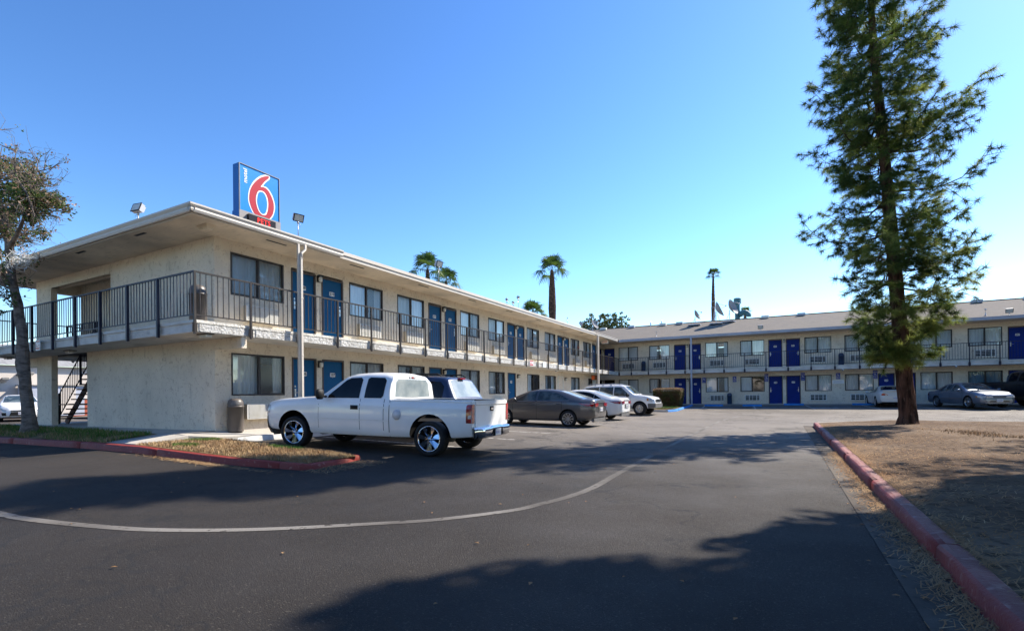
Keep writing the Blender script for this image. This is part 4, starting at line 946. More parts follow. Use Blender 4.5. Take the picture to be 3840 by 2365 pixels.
def body_parts(C, e, sp):
    g = sp
    for sg in (-1, 1):
        for d in g['doors']:
            m = MB(); C.side(m, sg, (d['x'][0] - .013, d['x'][1] + .013), d.get('lo0', d['lo']), d['hi'], .0015, mi=1); 
            C.side(m, sg, (d['x'][0], d['x'][1]), d['lo'], d['hi'], .004, nz=9)
            do = m.build('door', [C.paint, 'liner'], e)
            h = d.get('handle')
            if h:
                m = MB(); y = C.y(h[0], h[1]) + .012; m.tube([(h[0] - .09, sg * y, h[1]), (h[0] - .06, sg * (y + .022), h[1] + .004), (h[0] + .06, sg * (y + .022), h[1] + .004), (h[0] + .09, sg * y, h[1])], .014 if len(h) < 3 else .02, 6)
                if len(h) > 2: m.box(h[0] - .115, sg * (y - .006), h[1] - .05, h[0] + .115, sg * (y - .002), h[1] + .045)
                m.build('door_handle', g.get('hm', C.paint), do)
        for wn in g['windows']:
            m = MB(); C.side(m, sg, wn['x'], wn['lo'], wn['hi'], .007, nx=16); ob = m.build('side_window', g['gl'], e)
            if g.get('trimm'):
                m = MB(); ph = [(x, z) for x, z in wn['hi']]
                L = [(x, sg * (C.y(x, z) + .008), z) for x, z in [(lerp(wn['x'][0], wn['x'][1], i / 16), interp(wn['lo'], lerp(wn['x'][0], wn['x'][1], i / 16))) for i in range(17)]]
                m.tube(L, .009, 4, smooth=False); m.build('window_trim', g['trimm'], ob)
        mx, mz = g['mirror']; y = C.y(mx, mz); s_ = g.get('mscale', 1)
        m = MB(); m.tube([(mx, sg * (y - .02), mz), (mx + .02, sg * (y + .10 * s_), mz + .02)], .03, 6)
        m.lathe([(0, 0), (.07 * s_, .01), (.1 * s_, .06), (.1 * s_, .11), (.085 * s_, .14), (0, .145)], (0, 0, 0), 'x', 12, smooth=True)
        k = len(m.v) - 72
        for i in range(k, len(m.v)):
            p = m.v[i]; R_ = math.hypot(p[1], p[2]) or 1; q = max(abs(p[1]), abs(p[2])) / R_; q = 1 / max(q, .1) ** .8 if R_ > .01 else 1; m.v[i] = (mx - .05 + p[0] * .8, sg * (y + .15 * s_) + p[1] * q * .92, mz + .06 + p[2] * q * (.72 if s_ == 1 else .95))
        m.build('mirror', g['mirm'], e)
    for nm, key, mm in (('windshield', 'ws', g['gl']), ('rear_window', 'rw', g.get('rgl', g['gl']))):
        if key in g: m = MB(); C.cover(m, g[key][0], g[key][1], .006, sag=g[key][2] if len(g[key]) > 2 else 0); m.build(nm, mm, e)
def wrap(C, e, name, mm, sg, xs, lo, hi, off, mi=None):
    m = MB(); C.side(m, sg, xs, lo, hi, off, nx=10, nz=6); return m.build(name, mm, e)
def endpoly(e, name, mm, pts, x, d=.02, mi=0):
    """thin plate on the front or rear face; pts (y,z) counter clockwise"""
    m = MB(); n = len(pts); P = [(x, y, z) for y, z in pts] + [(x + d, y, z) for y, z in pts]
    m.add(P, [tuple(range(n)), tuple(range(n, 2 * n))[::-1]] + [(i, (i + 1) % n, (i + 1) % n + n, i + n) for i in range(n)]); return m.build(name, mm, e)
def lic(e, x, z, d, txt, w=.30, h=.15):
    m = MB(); m.box(x, -w / 2, z - h / 2, x + d, w / 2, z + h / 2, 0); s_ = 1 if d > 0 else -1
    text_mb(m, txt, .085, lambda a, b: (x + d + s_ * .001, s_ * a, z - .01 + b), 1); m.build('license_plate', ['plate', 'adablue'], e)

def pickup(name, loc, rz, label, paint_, k=1.0, lift=0, tr=.375, rimr=.27, style='blade', gl='tint', dark=False, group=None):
    e = empty(name, loc, label, 'pickup truck', group, rz); wb = 3.70; L = lift
    top = [(-1.16, 1.16), (-1.15, 1.19), (1.16, 1.19), (1.165, 1.19), (1.185, 1.20), (1.21, 1.62), (1.27, 1.73), (1.5, 1.765), (2.1, 1.775), (2.55, 1.755), (2.80, 1.70), (3.0, 1.59), (3.52, 1.235), (3.6, 1.225), (4.2, 1.17), (4.75, 1.10), (4.86, 1.06), (4.90, 1.0)]
    top = [(x, z + L) for x, z in top]
    bot = [(-1.16, .44), (-.6, .40), (1.1, .36), (3.6, .36), (4.7, .42), (4.9, .48)]; bot = [(x, z + L) for x, z in bot]
    belt = [(-1.16, 1.13), (1.16, 1.15), (1.185, 1.155), (3.5, 1.175), (3.7, 1.16), (4.3, 1.10), (4.9, .96)]; belt = [(x, z + L) for x, z in belt]
    MP = [(-2, -2), (-.6, -.6), (1.165, 1.0), (2.18, 1.79), (2.8, 2.34), (3.5, 2.94), (3.65, 3.06), (4.2, 4.05), (4.9, 4.9), (6, 6)]
    mp = lambda x: interp(MP, x); mt = lambda t_: [(mp(a), b_) for a, b_ in t_]
    C = Car(dict(top=top, bot=bot, belt=belt, w=[(-1.16, .955), (-1.1, .975), (1.16, .975), (1.185, .98), (3.6, .98), (4.5, .97), (4.78, .95), (4.86, .92), (4.9, .86)],
                 wt=[(-1.16, .93), (1.16, .93), (1.19, .91), (1.24, .745), (2.6, .75), (2.95, .78), (3.52, .90), (4.9, .86)], crown=[(-1.2, 0), (1.18, 0), (1.3, .05), (2.8, .05), (3.5, .06), (4.9, .04)], x0=-1.16, x1=4.90, paint=paint_))
    ar = tr + .125; cuts = []
    for sy in (-1, 1):
        for x in (0, wb): cuts.append(cyl_cut(x, tr + .02 + L * .5, ar, sy * .62, sy * 1.2))
    bx = MB(); bx.box(-1.08, -.82, .72 + L, .95, .82, 2.2, 1); cuts.append(bx)
    gp = MB(); gp.box(1.162, -1.2, .2 + L, 1.178, 1.2, 1.9, 1); 
    D = Car({**C.__dict__, **{k_: mt(C.__dict__[k_]) for k_ in ('top', 'bot', 'belt', 'w', 'wt', 'crown')}}); b = D.shell(cuts); b.parent = e
    body_parts(C, e, dict(doors=[dict(x=(2.18, 3.5), lo=[(2.18, .41 + L), (3.5, .41 + L)], hi=[(2.18, 1.19 + L), (3.5, 1.16 + L)], handle=(2.34, 1.0 + L, 1)), dict(x=(1.36, 2.165), lo=[(1.36, .41 + L), (2.16, .41 + L)], hi=[(1.36, 1.19 + L), (2.16, 1.19 + L)])],
        windows=[dict(x=(2.23, 3.22), lo=[(2.23, 1.205 + L), (3.22, 1.20 + L)], hi=[(2.23, 1.62 + L), (2.30, 1.665 + L), (2.62, 1.655 + L), (2.75, 1.605 + L), (3.22, 1.26 + L)]),
                 dict(x=(1.42, 2.06), lo=[(1.42, 1.26 + L), (1.48, 1.21 + L), (2.06, 1.21 + L)], hi=[(1.42, 1.60 + L), (1.50, 1.66 + L), (1.98, 1.67 + L), (2.06, 1.64 + L)])],
        mirror=(3.30, 1.22 + L), mscale=1.25, mirm='black', gl=gl, hm='black', ws=((2.84, 3.50), [(2.84, .70), (3.5, .84)], .04)))
    # rear cab glass, third brake light, bed details
    m = MB(); rows = []
    for i in range(7):
        z = lerp(1.24, 1.64, i / 6) + L; w = lerp(.79, .69, i / 6); x = interp([(1.2, 1.188), (1.62, 1.212), (1.66, 1.225)], z - L) - .008
        rows.append([(x - .012 + .02 * (y / w) ** 2, y, z) for y in [lerp(-w, w, j / 10) for j in range(11)]])
    m.grid(rows, 0, True, True); m.build('rear_window', 'lightglass' if not dark else 'tint', e)
    m = MB(); m.box(1.21, -.13, 1.665 + L, 1.26, .13, 1.705 + L, 0); m.box(1.207, -.045, 1.667 + L, 1.2095, .045, 1.703 + L, 1); m.build('brake_light', ['clearlens', 'redlens'], e)
    m = MB(); m.box(-1.13, -.86, 1.192 + L, 1.15, -.80, 1.205 + L); m.box(-1.13, .80, 1.192 + L, 1.15, .86, 1.205 + L); m.build('bed_rail', 'white' if not dark else 'black', e)
    m = MB(); m.box(-1.185, -.80, .60 + L, -1.162, .80, 1.185 + L, 0); m.box(-1.20, -.80, 1.10 + L, -1.1855, .80, 1.195 + L, 0); m.box(-1.20, -.79, 1.095 + L, -1.186, .79, 1.099 + L, 1)
    tg = m.build('tailgate', [paint_, 'liner'], e); m = MB(); m.box(-1.20, -.09, .96 + L, -1.186, .09, 1.06 + L, 0); m.box(-1.215, -.06, .985 + L, -1.2005, .06, 1.03 + L, 1); m.build('tailgate_handle', ['black', 'chrome'], tg)
    for sg in (-1, 1):
        m = MB(); C.side(m, sg, (-1.155, -.99), [(-1.16, .73 + L), (-1.0, .73 + L)], [(-1.16, 1.115 + L), (-1.02, 1.105 + L), (-.99, 1.07 + L)], .008); m.box(-1.178, sg * .845, .73 + L, -1.160, sg * .955, 1.11 + L)
        tl = m.build('taillight', 'redlens', e)
        m = MB(); C.side(m, sg, (-1.15, -1.06), [(-1.16, .82 + L), (-1.0, .82 + L)], [(-1.16, .90 + L), (-1.0, .88 + L)], .012, nx=4); m.build('reverse_light', 'clearlens', tl)
        m = MB(); C.side(m, sg, (4.70, 4.88), [(4.7, .82 + L), (4.88, .76 + L)], [(4.7, 1.0 + L), (4.88, 1.02 + L)], .008); m.box(4.88, sg * .6, .86 + L, 4.915, sg * .9, 1.0 + L); m.build('headlight', 'clearlens', e)
        m = MB(); C.side(m, sg, (1.18, 3.62), [(1.1, .715 + L), (3.6, .725 + L)], [(1.1, .728 + L), (3.6, .738 + L)], .0075, nz=1); m.build('side_crease', 'ac' if not dark else paint_, e)
    m = MB(); C.side(m, -1, (1.163, 1.177), [(1.1, .37 + L)], [(1.1, 1.16 + L)], .003, nx=2); C.side(m, 1, (1.163, 1.177), [(1.1, .37 + L)], [(1.1, 1.16 + L)], .003, nx=2); m.build('bed_gap', 'liner', e)
    m = MB(); m.lathe([(0, .0), (.085, .0), (.085, -.01), (.11, -.01), (.11, .006), (.0, .006)], (.95, .975 + .012, .86 + L), 'y', 20); m.build('fuel_cap', 'plate', e)
    # bumpers
    m = MB(); rows = []
    for z, x, w in ((.40, -1.30, .85), (.44, -1.40, .90), (.60, -1.42, .93), (.63, -1.38, .93), (.64, -1.17, .93)):
        rows.append([(x + (.16 * max(0, abs(y) / w - .75) / .25 if x < -1.2 else 0) + (.03 if abs(y) < .3 and z < .6 else 0), y, z + L + (.02 if abs(y) < .25 and z > .6 else 0)) for y in [w * j / 12 for j in range(-12, 13)]])
    m.grid(rows, 0, True, True); m.box(-1.30, -.84, .42 + L, -1.17, .84, .60 + L, 1); m.box(-1.425, -.26, .44 + L, -1.415, .26, .58 + L, 1); m.build('rear_bumper', ['chrome' if not dark else 'black', 'liner'], e)
    if not dark: lic(e, -1.428, .51 + L, -.004, '7B38215')
    m = MB(); rows = []
    for z, x, w in ((.28, 4.86, .80), (.34, 4.98, .93), (.48, 5.07, .96), (.62, 5.09, .97), (.63, 5.09, .97)):
        rows.append([(x - .30 * max(0, abs(y) / w - .8) / .2, y, z + L) for y in [w * j / 14 for j in range(-14, 15)]])
    m.grid(rows, 0, True); m.grid([rows[-1], [(a - .0, b, c + .11) for a, b, c in rows[-1]], [(a - .12, b, c + .12) for a, b, c in rows[-1]]], 1, False)
    m.grid([[(4.6, y, .28 + L), (4.6, y, .74 + L)] for y in (-.9, .9)], 1, False); m.build('front_bumper', ['chrome' if not dark else 'black', 'greytrim'], e)
    m = MB(); m.box(4.895, -.58, .76 + L, 4.93, .58, 1.02 + L, 0); m.box(4.931, -.58, .875 + L, 4.945, .58, .905 + L, 1); m.build('grille', ['black', 'chrome'], e)
    m = MB(); m.tube([(-.9, 0, .42), (3.8, 0, .42)], .09, 6); m.tube([(0, -.7, tr), (0, .7, tr)], .07, 8); m.lathe([(0, 0), (.15, .0), (.15, .2), (0, .2)], (0, 0, tr), 'x', 12); m.tube([(wb, -.6, tr), (wb, .6, tr)], .06, 8); m.tube([(2.4, -.45, .38), (3.1, -.45, .38)], .10, 8); m.box(-.9, -.5, .45, 3.9, -.42, .58); m.box(-.9, .42, .45, 3.9, .5, .58); m.build('chassis', 'greytrim', e)
    for ch in [c for o_ in e.children for c in (o_, *o_.children) if o_ is not b]:
        for v in ch.data.vertices: v.co.x = mp(v.co.x)
    if not dark:   # short overhangs
        for ch in [c for o_ in e.children for c in (o_, *o_.children)]:
            for v in ch.data.vertices:
                x_ = v.co.x
                if x_ < -.6: v.co.x = -.6 + (x_ + .6) * .68
                elif x_ > 4.18: v.co.x = 4.18 + (x_ - 4.18) * .58
    for sg in (-1, 1):
        wheel(e, 0, sg * .86, tr, rimr, .26, sg, style, col='chrome'); wheel(e, wb, sg * .85, tr, rimr, .26, sg, style, steer=R(6) if not dark else 0, col='chrome')
    return e

def sedan(name, loc, rz, label, paint_, kind='new', gl='carglass', rgl='lightglass', group=None, cat='car', style='multi', plate_txt='8KVT217', rimcol='steel', sc=(1, 1, 1)):
    e = empty(name, loc, label, cat, group, rz); e.scale = sc
    if kind == 'new':
        wb = 2.78
        top = [(-1.03, .80), (-1.02, .98), (-.98, 1.065), (-.9, 1.085), (-.55, 1.10), (-.3, 1.18), (.35, 1.385), (.7, 1.44), (1.1, 1.462), (1.5, 1.45), (1.8, 1.40), (2.1, 1.29), (2.75, 1.02), (2.95, .97), (3.4, .88), (3.62, .80), (3.72, .70), (3.78, .58)]
        bot = [(-1.03, .42), (-.95, .34), (-.6, .26), (0, .22), (2.7, .2), (3.4, .22), (3.78, .28)]
        belt = [(-1.03, .78), (-.9, .96), (-.5, 1.0), (.1, 1.02), (1.4, .985), (2.4, .945), (2.95, .90), (3.4, .80), (3.78, .52)]
        ww = [(-1.03, .70), (-.98, .78), (-.85, .85), (-.5, .895), (0, .91), (2.6, .91), (3.1, .895), (3.4, .84), (3.6, .74), (3.72, .6), (3.78, .48)]
        wt = [(-1.03, .62), (-.9, .70), (-.5, .74), (.3, .62), (.9, .60), (1.6, .61), (2.2, .68), (2.8, .80), (3.3, .80), (3.78, .45)]
        C = Car(dict(top=top, bot=bot, belt=belt, w=ww, wt=wt, x0=-1.03, x1=3.78, paint=paint_))
        g = dict(doors=[dict(x=(1.36, 2.42), lo=[(1.36, .28), (2.42, .28)], hi=[(1.36, .985), (2.42, .94)], handle=(1.52, .86)), dict(x=(.28, 1.35), lo=[(.28, .62), (.42, .36), (.5, .28), (1.35, .28)], hi=[(.28, 1.0), (1.35, .985)], handle=(.43, .885))],
                 windows=[dict(x=(1.42, 2.36), lo=[(1.42, .995), (2.36, .96)], hi=[(1.42, 1.365), (1.6, 1.36), (1.85, 1.30), (2.36, .985)]), dict(x=(.36, 1.33), lo=[(.36, 1.02), (1.33, .998)], hi=[(.36, 1.25), (.6, 1.325), (.95, 1.37), (1.33, 1.37)]),
                          dict(x=(-.02, .345), lo=[(-.02, 1.035), (.345, 1.022)], hi=[(-.02, 1.055), (.345, 1.245)])],
                 mirror=(2.28, .98), mirm=paint_, gl=gl, rgl=rgl, trimm='steel', ws=((1.78, 2.72), [(1.78, .56), (2.72, .70)], .05), rw=((-.42, .42), [(-.42, .66), (.42, .55)]))
        fr = .70
    elif kind == 'old':
        wb = 2.67
        top = [(-1.0, .75), (-.98, .92), (-.9, .97), (-.45, 1.0), (-.3, 1.03), (.35, 1.34), (.7, 1.40), (1.2, 1.41), (1.6, 1.36), (2.45, .98), (2.6, .95), (3.1, .88), (3.5, .78), (3.62, .68), (3.66, .55)]
        bot = [(-1.0, .35), (-.8, .25), (0, .22), (2.7, .2), (3.66, .24)]
        belt = [(-1.0, .73), (-.9, .90), (-.3, .93), (1.2, .93), (2.4, .90), (3.1, .80), (3.5, .70), (3.66, .52)]
        ww = [(-1.0, .72), (-.95, .80), (-.7, .86), (0, .89), (2.6, .89), (3.2, .87), (3.5, .80), (3.62, .68), (3.66, .58)]
        wt = [(-1.0, .66), (-.4, .72), (.35, .58), (1.5, .58), (2.4, .76), (3.2, .78), (3.66, .55)]
        C = Car(dict(top=top, bot=bot, belt=belt, w=ww, wt=wt, x0=-1.0, x1=3.66, paint=paint_))
        g = dict(doors=[dict(x=(1.2, 2.25), lo=[(1.2, .28), (2.25, .28)], hi=[(1.2, .93), (2.25, .90)], handle=(1.35, .82)), dict(x=(.25, 1.19), lo=[(.25, .6), (.42, .32), (1.19, .28)], hi=[(.25, .93), (1.19, .93)], handle=(.4, .82))],
                 windows=[dict(x=(1.26, 2.2), lo=[(1.26, .945), (2.2, .925)], hi=[(1.26, 1.31), (1.5, 1.29), (2.2, .95)]), dict(x=(.2, 1.2), lo=[(.2, .95), (1.2, .945)], hi=[(.2, 1.10), (.45, 1.25), (.7, 1.31), (1.2, 1.32)])],
                 mirror=(2.12, .93), mirm=paint_, gl=gl, rgl=rgl, ws=((1.6, 2.4), [(1.6, .54), (2.4, .70)], .05), rw=((-.28, .38), [(-.28, .66), (.38, .54)]))
        fr = .62
    else:   # coupe seen from behind
        wb = 2.62
        top = [(-1.02, .75), (-1.0, .95), (-.96, 1.0), (-.5, 1.02), (-.42, 1.03), (.35, 1.28), (.7, 1.33), (1.1, 1.33), (1.5, 1.26), (2.3, .93), (3.0, .84), (3.4, .72), (3.6, .55)]
        bot = [(-1.02, .33), (-.8, .26), (0, .2), (3.6, .22)]; belt = [(-1.02, .73), (-.9, .93), (0, .92), (1.4, .88), (2.4, .85), (3.2, .74), (3.6, .5)]
        ww = [(-1.02, .78), (-.96, .84), (-.7, .885), (0, .90), (2.6, .89), (3.2, .86), (3.5, .72), (3.6, .6)]; wt = [(-1.02, .7), (-.4, .76), (.35, .58), (1.4, .56), (2.3, .74), (3.6, .55)]
        C = Car(dict(top=top, bot=bot, belt=belt, w=ww, wt=wt, x0=-1.02, x1=3.6, paint=paint_))
        g = dict(doors=[dict(x=(.75, 2.1), lo=[(.75, .28), (2.1, .28)], hi=[(.75, .90), (2.1, .86)], handle=(.95, .80))],
                 windows=[dict(x=(.72, 2.0), lo=[(.72, .915), (2.0, .885)], hi=[(.72, 1.24), (1.3, 1.22), (2.0, .92)]), dict(x=(.1, .68), lo=[(.1, .935), (.68, .917)], hi=[(.1, .97), (.68, 1.22)])],
                 mirror=(1.95, .88), mirm=paint_, gl='tint', rgl='tint', ws=((1.5, 2.25), [(1.5, .52), (2.25, .68)], .05), rw=((-.34, .36), [(-.34, .68), (.36, .54)]))
        fr = .6
    tr = .325; cuts = []
    for sy in (-1, 1):
        for x in (0, wb): cuts.append(cyl_cut(x, tr + .01, tr + .045, sy * .55, sy * 1.2))
    b = C.shell(cuts); b.parent = e; body_parts(C, e, g)
    for sg in (-1, 1):
        for x in (0, wb): wheel(e, x, sg * (.80 if kind != 'old' else .78), tr, .225, .21, sg, style, col=rimcol)
        if kind == 'new':
            wrap(C, e, 'taillight', 'redlens', sg, (-.99, -.42), [(-.99, .80), (-.7, .83), (-.42, .925)], [(-.99, .955), (-.42, .93)], .009)
            endpoly(e, 'taillight', 'redlens', [(sg * .36, .83), (sg * .68, .80), (sg * .72, .94), (sg * .38, .94)], -1.05, .03)
            wrap(C, e, 'taillight_lens', 'clearlens', sg, (-.98, -.55), [(-.98, .905), (-.55, .925)], [(-.98, .935), (-.55, .935)], .012)
            wrap(C, e, 'headlight', 'clearlens', sg, (3.15, 3.70), [(3.15, .72), (3.70, .56)], [(3.15, .76), (3.45, .745), (3.70, .64)], .012)
            wrap(C, e, 'fog_trim', 'black', sg, (3.55, 3.72), [(3.5, .34)], [(3.5, .50)], .008)
        elif kind == 'old':
            wrap(C, e, 'headlight', 'clearlens', sg, (3.36, 3.63), [(3.36, .58), (3.63, .55)], [(3.36, .66), (3.63, .655)], .012)
            endpoly(e, 'headlight', 'clearlens', [(sg * .30, .56), (sg * .60, .55), (sg * .62, .655), (sg * .34, .645)], 3.645, .03)
            wrap(C, e, 'turn_signal', 'amber', sg, (3.26, 3.36), [(3.3, .58)], [(3.3, .66)], .013)
            wrap(C, e, 'taillight', 'redlens', sg, (-.97, -.7), [(-.97, .68)], [(-.97, .82)], .012)
            wrap(C, e, 'side_molding', 'greytrim', sg, (.3, 2.3), [(.3, .50)], [(.3, .54)], .01)
        else:
            endpoly(e, 'taillight', 'redlens', [(sg * .42, .74), (sg * .60, .71), (sg * .76, .72), (sg * .78, .80), (sg * .70, .86), (sg * .56, .85)], -1.035, .03)
            endpoly(e, 'reverse_light', 'clearlens', [(sg * .46, .745), (sg * .58, .735), (sg * .60, .80), (sg * .54, .81)], -1.039, .01)
            wrap(C, e, 'headlight', 'clearlens', sg, (3.1, 3.5), [(3.1, .6)], [(3.1, .68)], .012)
    if kind == 'new':
        m = MB(); m.box(-1.045, -.42, .965, -1.02, .42, .99); m.build('trunk_trim', 'steel', e); lic(e, -1.06, .70, -.005, plate_txt)
        m = MB(); m.box(-1.045, -.28, .60, -1.025, .28, .80); m.build('plate_recess', 'greytrim', e)
        endpoly(e, 'lower_grille', 'black', [(-.50, .32), (.50, .32), (.42, .53), (-.42, .53)], 3.775, .02); endpoly(e, 'upper_grille', 'black', [(-.42, .57), (.42, .57), (.44, .63), (-.44, .63)], 3.765, .02)
        m = MB(); m.box(3.785, -.45, .545, 3.80, .45, .558); m.lathe([(.05, 0), (.065, .006), (.05, .012)], (3.785, 0, .60), 'x', 14); m.build('grille_bar', 'chrome', e); lic(e, 3.80, .46, .006, plate_txt)
        m = MB(); m.box(-1.0, -.7, .22, -.90, .7, .36); m.build('rear_valance', 'greytrim', e)
    elif kind == 'old':
        endpoly(e, 'grille', 'greytrim', [(-.25, .56), (.25, .56), (.28, .64), (-.28, .64)], 3.655, .03); endpoly(e, 'lower_grille', 'black', [(-.45, .33), (.45, .33), (.43, .39), (-.43, .39)], 3.655, .02); lic(e, 3.675, .42, .006, plate_txt)
        m = MB(); m.box(3.655, -.55, .30, 3.675, .55, .312); m.box(3.655, -.55, .40, 3.67, .55, .41); m.build('bumper_trim', 'chrome', e)
    else:
        lic(e, -1.035, .58, -.005, plate_txt); m = MB(); m.box(-1.03, -.16, .965, -1.01, .16, .975); m.build('brake_light', 'redlens', e)
        m = MB(); m.box(-.99, -.72, .24, -.92, .72, .36); m.build('rear_valance', 'liner', e); m = MB(); m.box(-1.03, -.60, .50, -1.0 - .022, .60, .66); m.build('plate_recess', paint_, e)
        m = MB(); m.box(-1.04, -.70, .99, -.90, .70, 1.03); m.build('spoiler', paint_, e)
    return e

def suv(name, loc, rz, label, paint_, front, gl, rgl, group=None, sc=(1, 1, 1), rack='black', style='alloy', clad='greytrim'):
    e = empty(name, loc, label, 'suv', group, rz); e.scale = sc; wb = 2.88
    top = [(-.98, .95), (-.97, 1.06), (-.93, 1.10), (-.62, 1.64), (-.5, 1.70), (0, 1.745), (1.0, 1.76), (1.7, 1.74), (1.95, 1.68), (2.55, 1.18), (2.66, 1.15), (3.2, 1.09), (3.55, 1.0), (3.68, .88), (3.72, .70)]
    bot = [(-.98, .48), (-.7, .38), (0, .34), (3.0, .34), (3.72, .40)]; belt = [(-.98, .93), (-.9, 1.06), (0, 1.08), (2.5, 1.07), (3.2, 1.0), (3.55, .92), (3.72, .66)]
    ww = [(-.98, .78), (-.93, .85), (-.7, .89), (0, .91), (3.0, .91), (3.4, .88), (3.6, .80), (3.72, .70)]; wt = [(-.98, .72), (-.6, .66), (-.3, .70), (1.8, .70), (2.55, .82), (3.3, .82), (3.72, .66)]
    C = Car(dict(top=top, bot=bot, belt=belt, w=ww, wt=wt, x0=-.98, x1=3.72, paint=paint_))
    tr = .37; cuts = [cyl_cut(x, tr + .01, tr + .07, sy * .55, sy * 1.2) for sy in (-1, 1) for x in (0, wb)]
    b = C.shell(cuts); b.parent = e
    body_parts(C, e, dict(doors=[dict(x=(1.3, 2.36), lo=[(1.3, .42)], hi=[(1.3, 1.08), (2.36, 1.06)], handle=(1.45, .95, 1)), dict(x=(.4, 1.29), lo=[(.4, .7), (.52, .42), (1.29, .42)], hi=[(.4, 1.08)], handle=(.56, .95, 1))],
        windows=[dict(x=(1.34, 2.28), lo=[(1.34, 1.10), (2.28, 1.09)], hi=[(1.34, 1.63), (1.75, 1.61), (2.28, 1.17)]), dict(x=(.45, 1.28), lo=[(.45, 1.10)], hi=[(.45, 1.63)]), dict(x=(-.58, .38), lo=[(-.58, 1.12), (.38, 1.10)], hi=[(-.58, 1.45), (-.45, 1.58), (.38, 1.63)])],
        mirror=(2.2, 1.10), mscale=1.1, mirm='black', gl=gl, rgl=rgl, hm='black', ws=((1.98, 2.52), [(1.98, .64), (2.52, .76)], .04), rw=((-.90, -.64), [(-.90, .72), (-.64, .62)])))
    for sg in (-1, 1):
        m = MB(); m.tube([(-.4, sg * .60, 1.74), (-.25, sg * .60, 1.80), (1.3, sg * .60, 1.825), (1.45, sg * .60, 1.77)], .022, 6)
        for x in (.1, .6, 1.1): m.box(x - .05, sg * .58, 1.74, x + .05, sg * .62, 1.81)
        m.build('roof_rack', rack, e)
        wrap(C, e, 'taillight', 'redlens', sg, (-.96, -.86), [(-.96, .72)], [(-.96, 1.04)], .012)
        wrap(C, e, 'headlight', 'clearlens', sg, (3.40, 3.66), [(3.4, .80), (3.66, .76)], [(3.4, .97), (3.66, .90)], .012); wrap(C, e, 'turn_signal', 'amber', sg, (3.30, 3.40), [(3.3, .81)], [(3.3, .96)], .013)
        if clad:
            wrap(C, e, 'cladding', clad, sg, (3.36, 3.70), [(3.3, .36), (3.7, .42)], [(3.3, .66)], .012); wrap(C, e, 'cladding', clad, sg, (.46, 2.42), [(.46, .37)], [(.46, .56)], .009)
        for x in (0, wb): wheel(e, x, sg * .80, tr, .215, .24, sg, style, col='steel')
    if clad: m = MB(); m.box(3.66, -.74, .42, 3.76, .74, .66); m.build('front_bumper', clad, e)
    m = MB(); m.box(3.705, -.48, .74, 3.735, .48, .90, 0)
    for z in (.775, .82, .865): m.box(3.736, -.48, z, 3.744, .48, z + .02, 1)
    m.build('grille', ['black', 'chrome'], e); m = MB(); m.box(-1.0, -.12, 1.56, -.0, .12, 1.565)
    m = MB(); m.box(-.70, -.12, 1.655, -.60, .12, 1.69); m.build('brake_light', 'redlens', e)
    m = MB(); m.tube([(2.58, -.4, 1.19), (2.35, -.1, 1.32)], .008, 4); m.tube([(2.58, .2, 1.19), (2.35, .5, 1.30)], .008, 4); m.build('wiper', 'black', e)
    return e

def gnd(x, y): return (x, y, gz(x, y))
pk = pickup('pickup_truck', (6.55, 1.42, -.425), R(186.5), 'white extended cab pickup with chrome blade wheels parked nose in by the walkway', 'p_white')
pk.rotation_euler.y = R(-1.3)
suv('parked_suv', gnd(4.6, 3.8), R(180), 'dark blue suv with roof rails parked behind the white pickup', 'p_blue', False, 'tint', 'lightglass', 'cars parked along the near wing', (1.0, 1, 1.02), clad=None)
c1 = sedan('parked_sedan', (5.85, 11.12, -.415), R(180), 'grey brown sedan with ten spoke wheels between the pickup and the white sedan', 'p_grey', group='cars parked along the near wing'); c1.rotation_euler.y = R(-1.2)
c2 = sedan('parked_sedan', (5.45, 16.25, -.41), R(180), 'white sedan with red taillights parked right behind the grey sedan', 'p_white2', gl='tint', group='cars parked along the near wing', plate_txt='7XJB402'); c2.rotation_euler.y = R(-1.2)
suv('parked_suv', (3.15, 21.9, -.37), R(-3), 'white suv with grey lower bumper facing out toward the clipped hedge', 'p_white2', True, 'carglass', 'carglass', 'cars parked along the near wing', (1, 1, 1), rack='gutter_far')
sedan('parked_coupe', gnd(19.25, 30.9), R(93), 'white coupe seen from behind, half hidden by the pine trunk', 'p_cream', 'coupe', group='cars parked along the far wing', plate_txt='6HNR350')
sedan('parked_sedan', gnd(22.25, 31.35), R(-72), 'older blue grey sedan facing the lot between the pine and the black truck', 'p_slate', 'old', group='cars parked along the far wing', plate_txt='5ZDK881', style='alloy')
bk = pickup('pickup_truck', gnd(25.0, 32.2), R(-68), 'lifted black pickup with large tyres cut off by the right edge', 'p_black', lift=.22, tr=.44, rimr=.24, style='alloy', dark=True, group='cars parked along the far wing')
sedan('parked_sedan', (-26.6, 4.4, -.3), R(-15), 'white sedan facing the camera left of the leafy tree trunk', 'p_white2', 'new', group='cars parked behind the near wing', plate_txt='8RSE207')
sedan('parked_sedan', (-25.6, 8.4, -.3), R(-15), 'dark navy sedan showing between the tree trunk and the end pillar', 'p_navy', 'old', group='cars parked behind the near wing', plate_txt='4LPK662')
sedan('parked_sedan', (-24.2, 12.2, -.3), R(-15), 'silver sedan seen through the open stair bay', 'p_silver', 'new', group='cars parked behind the near wing', plate_txt='3WJG194')

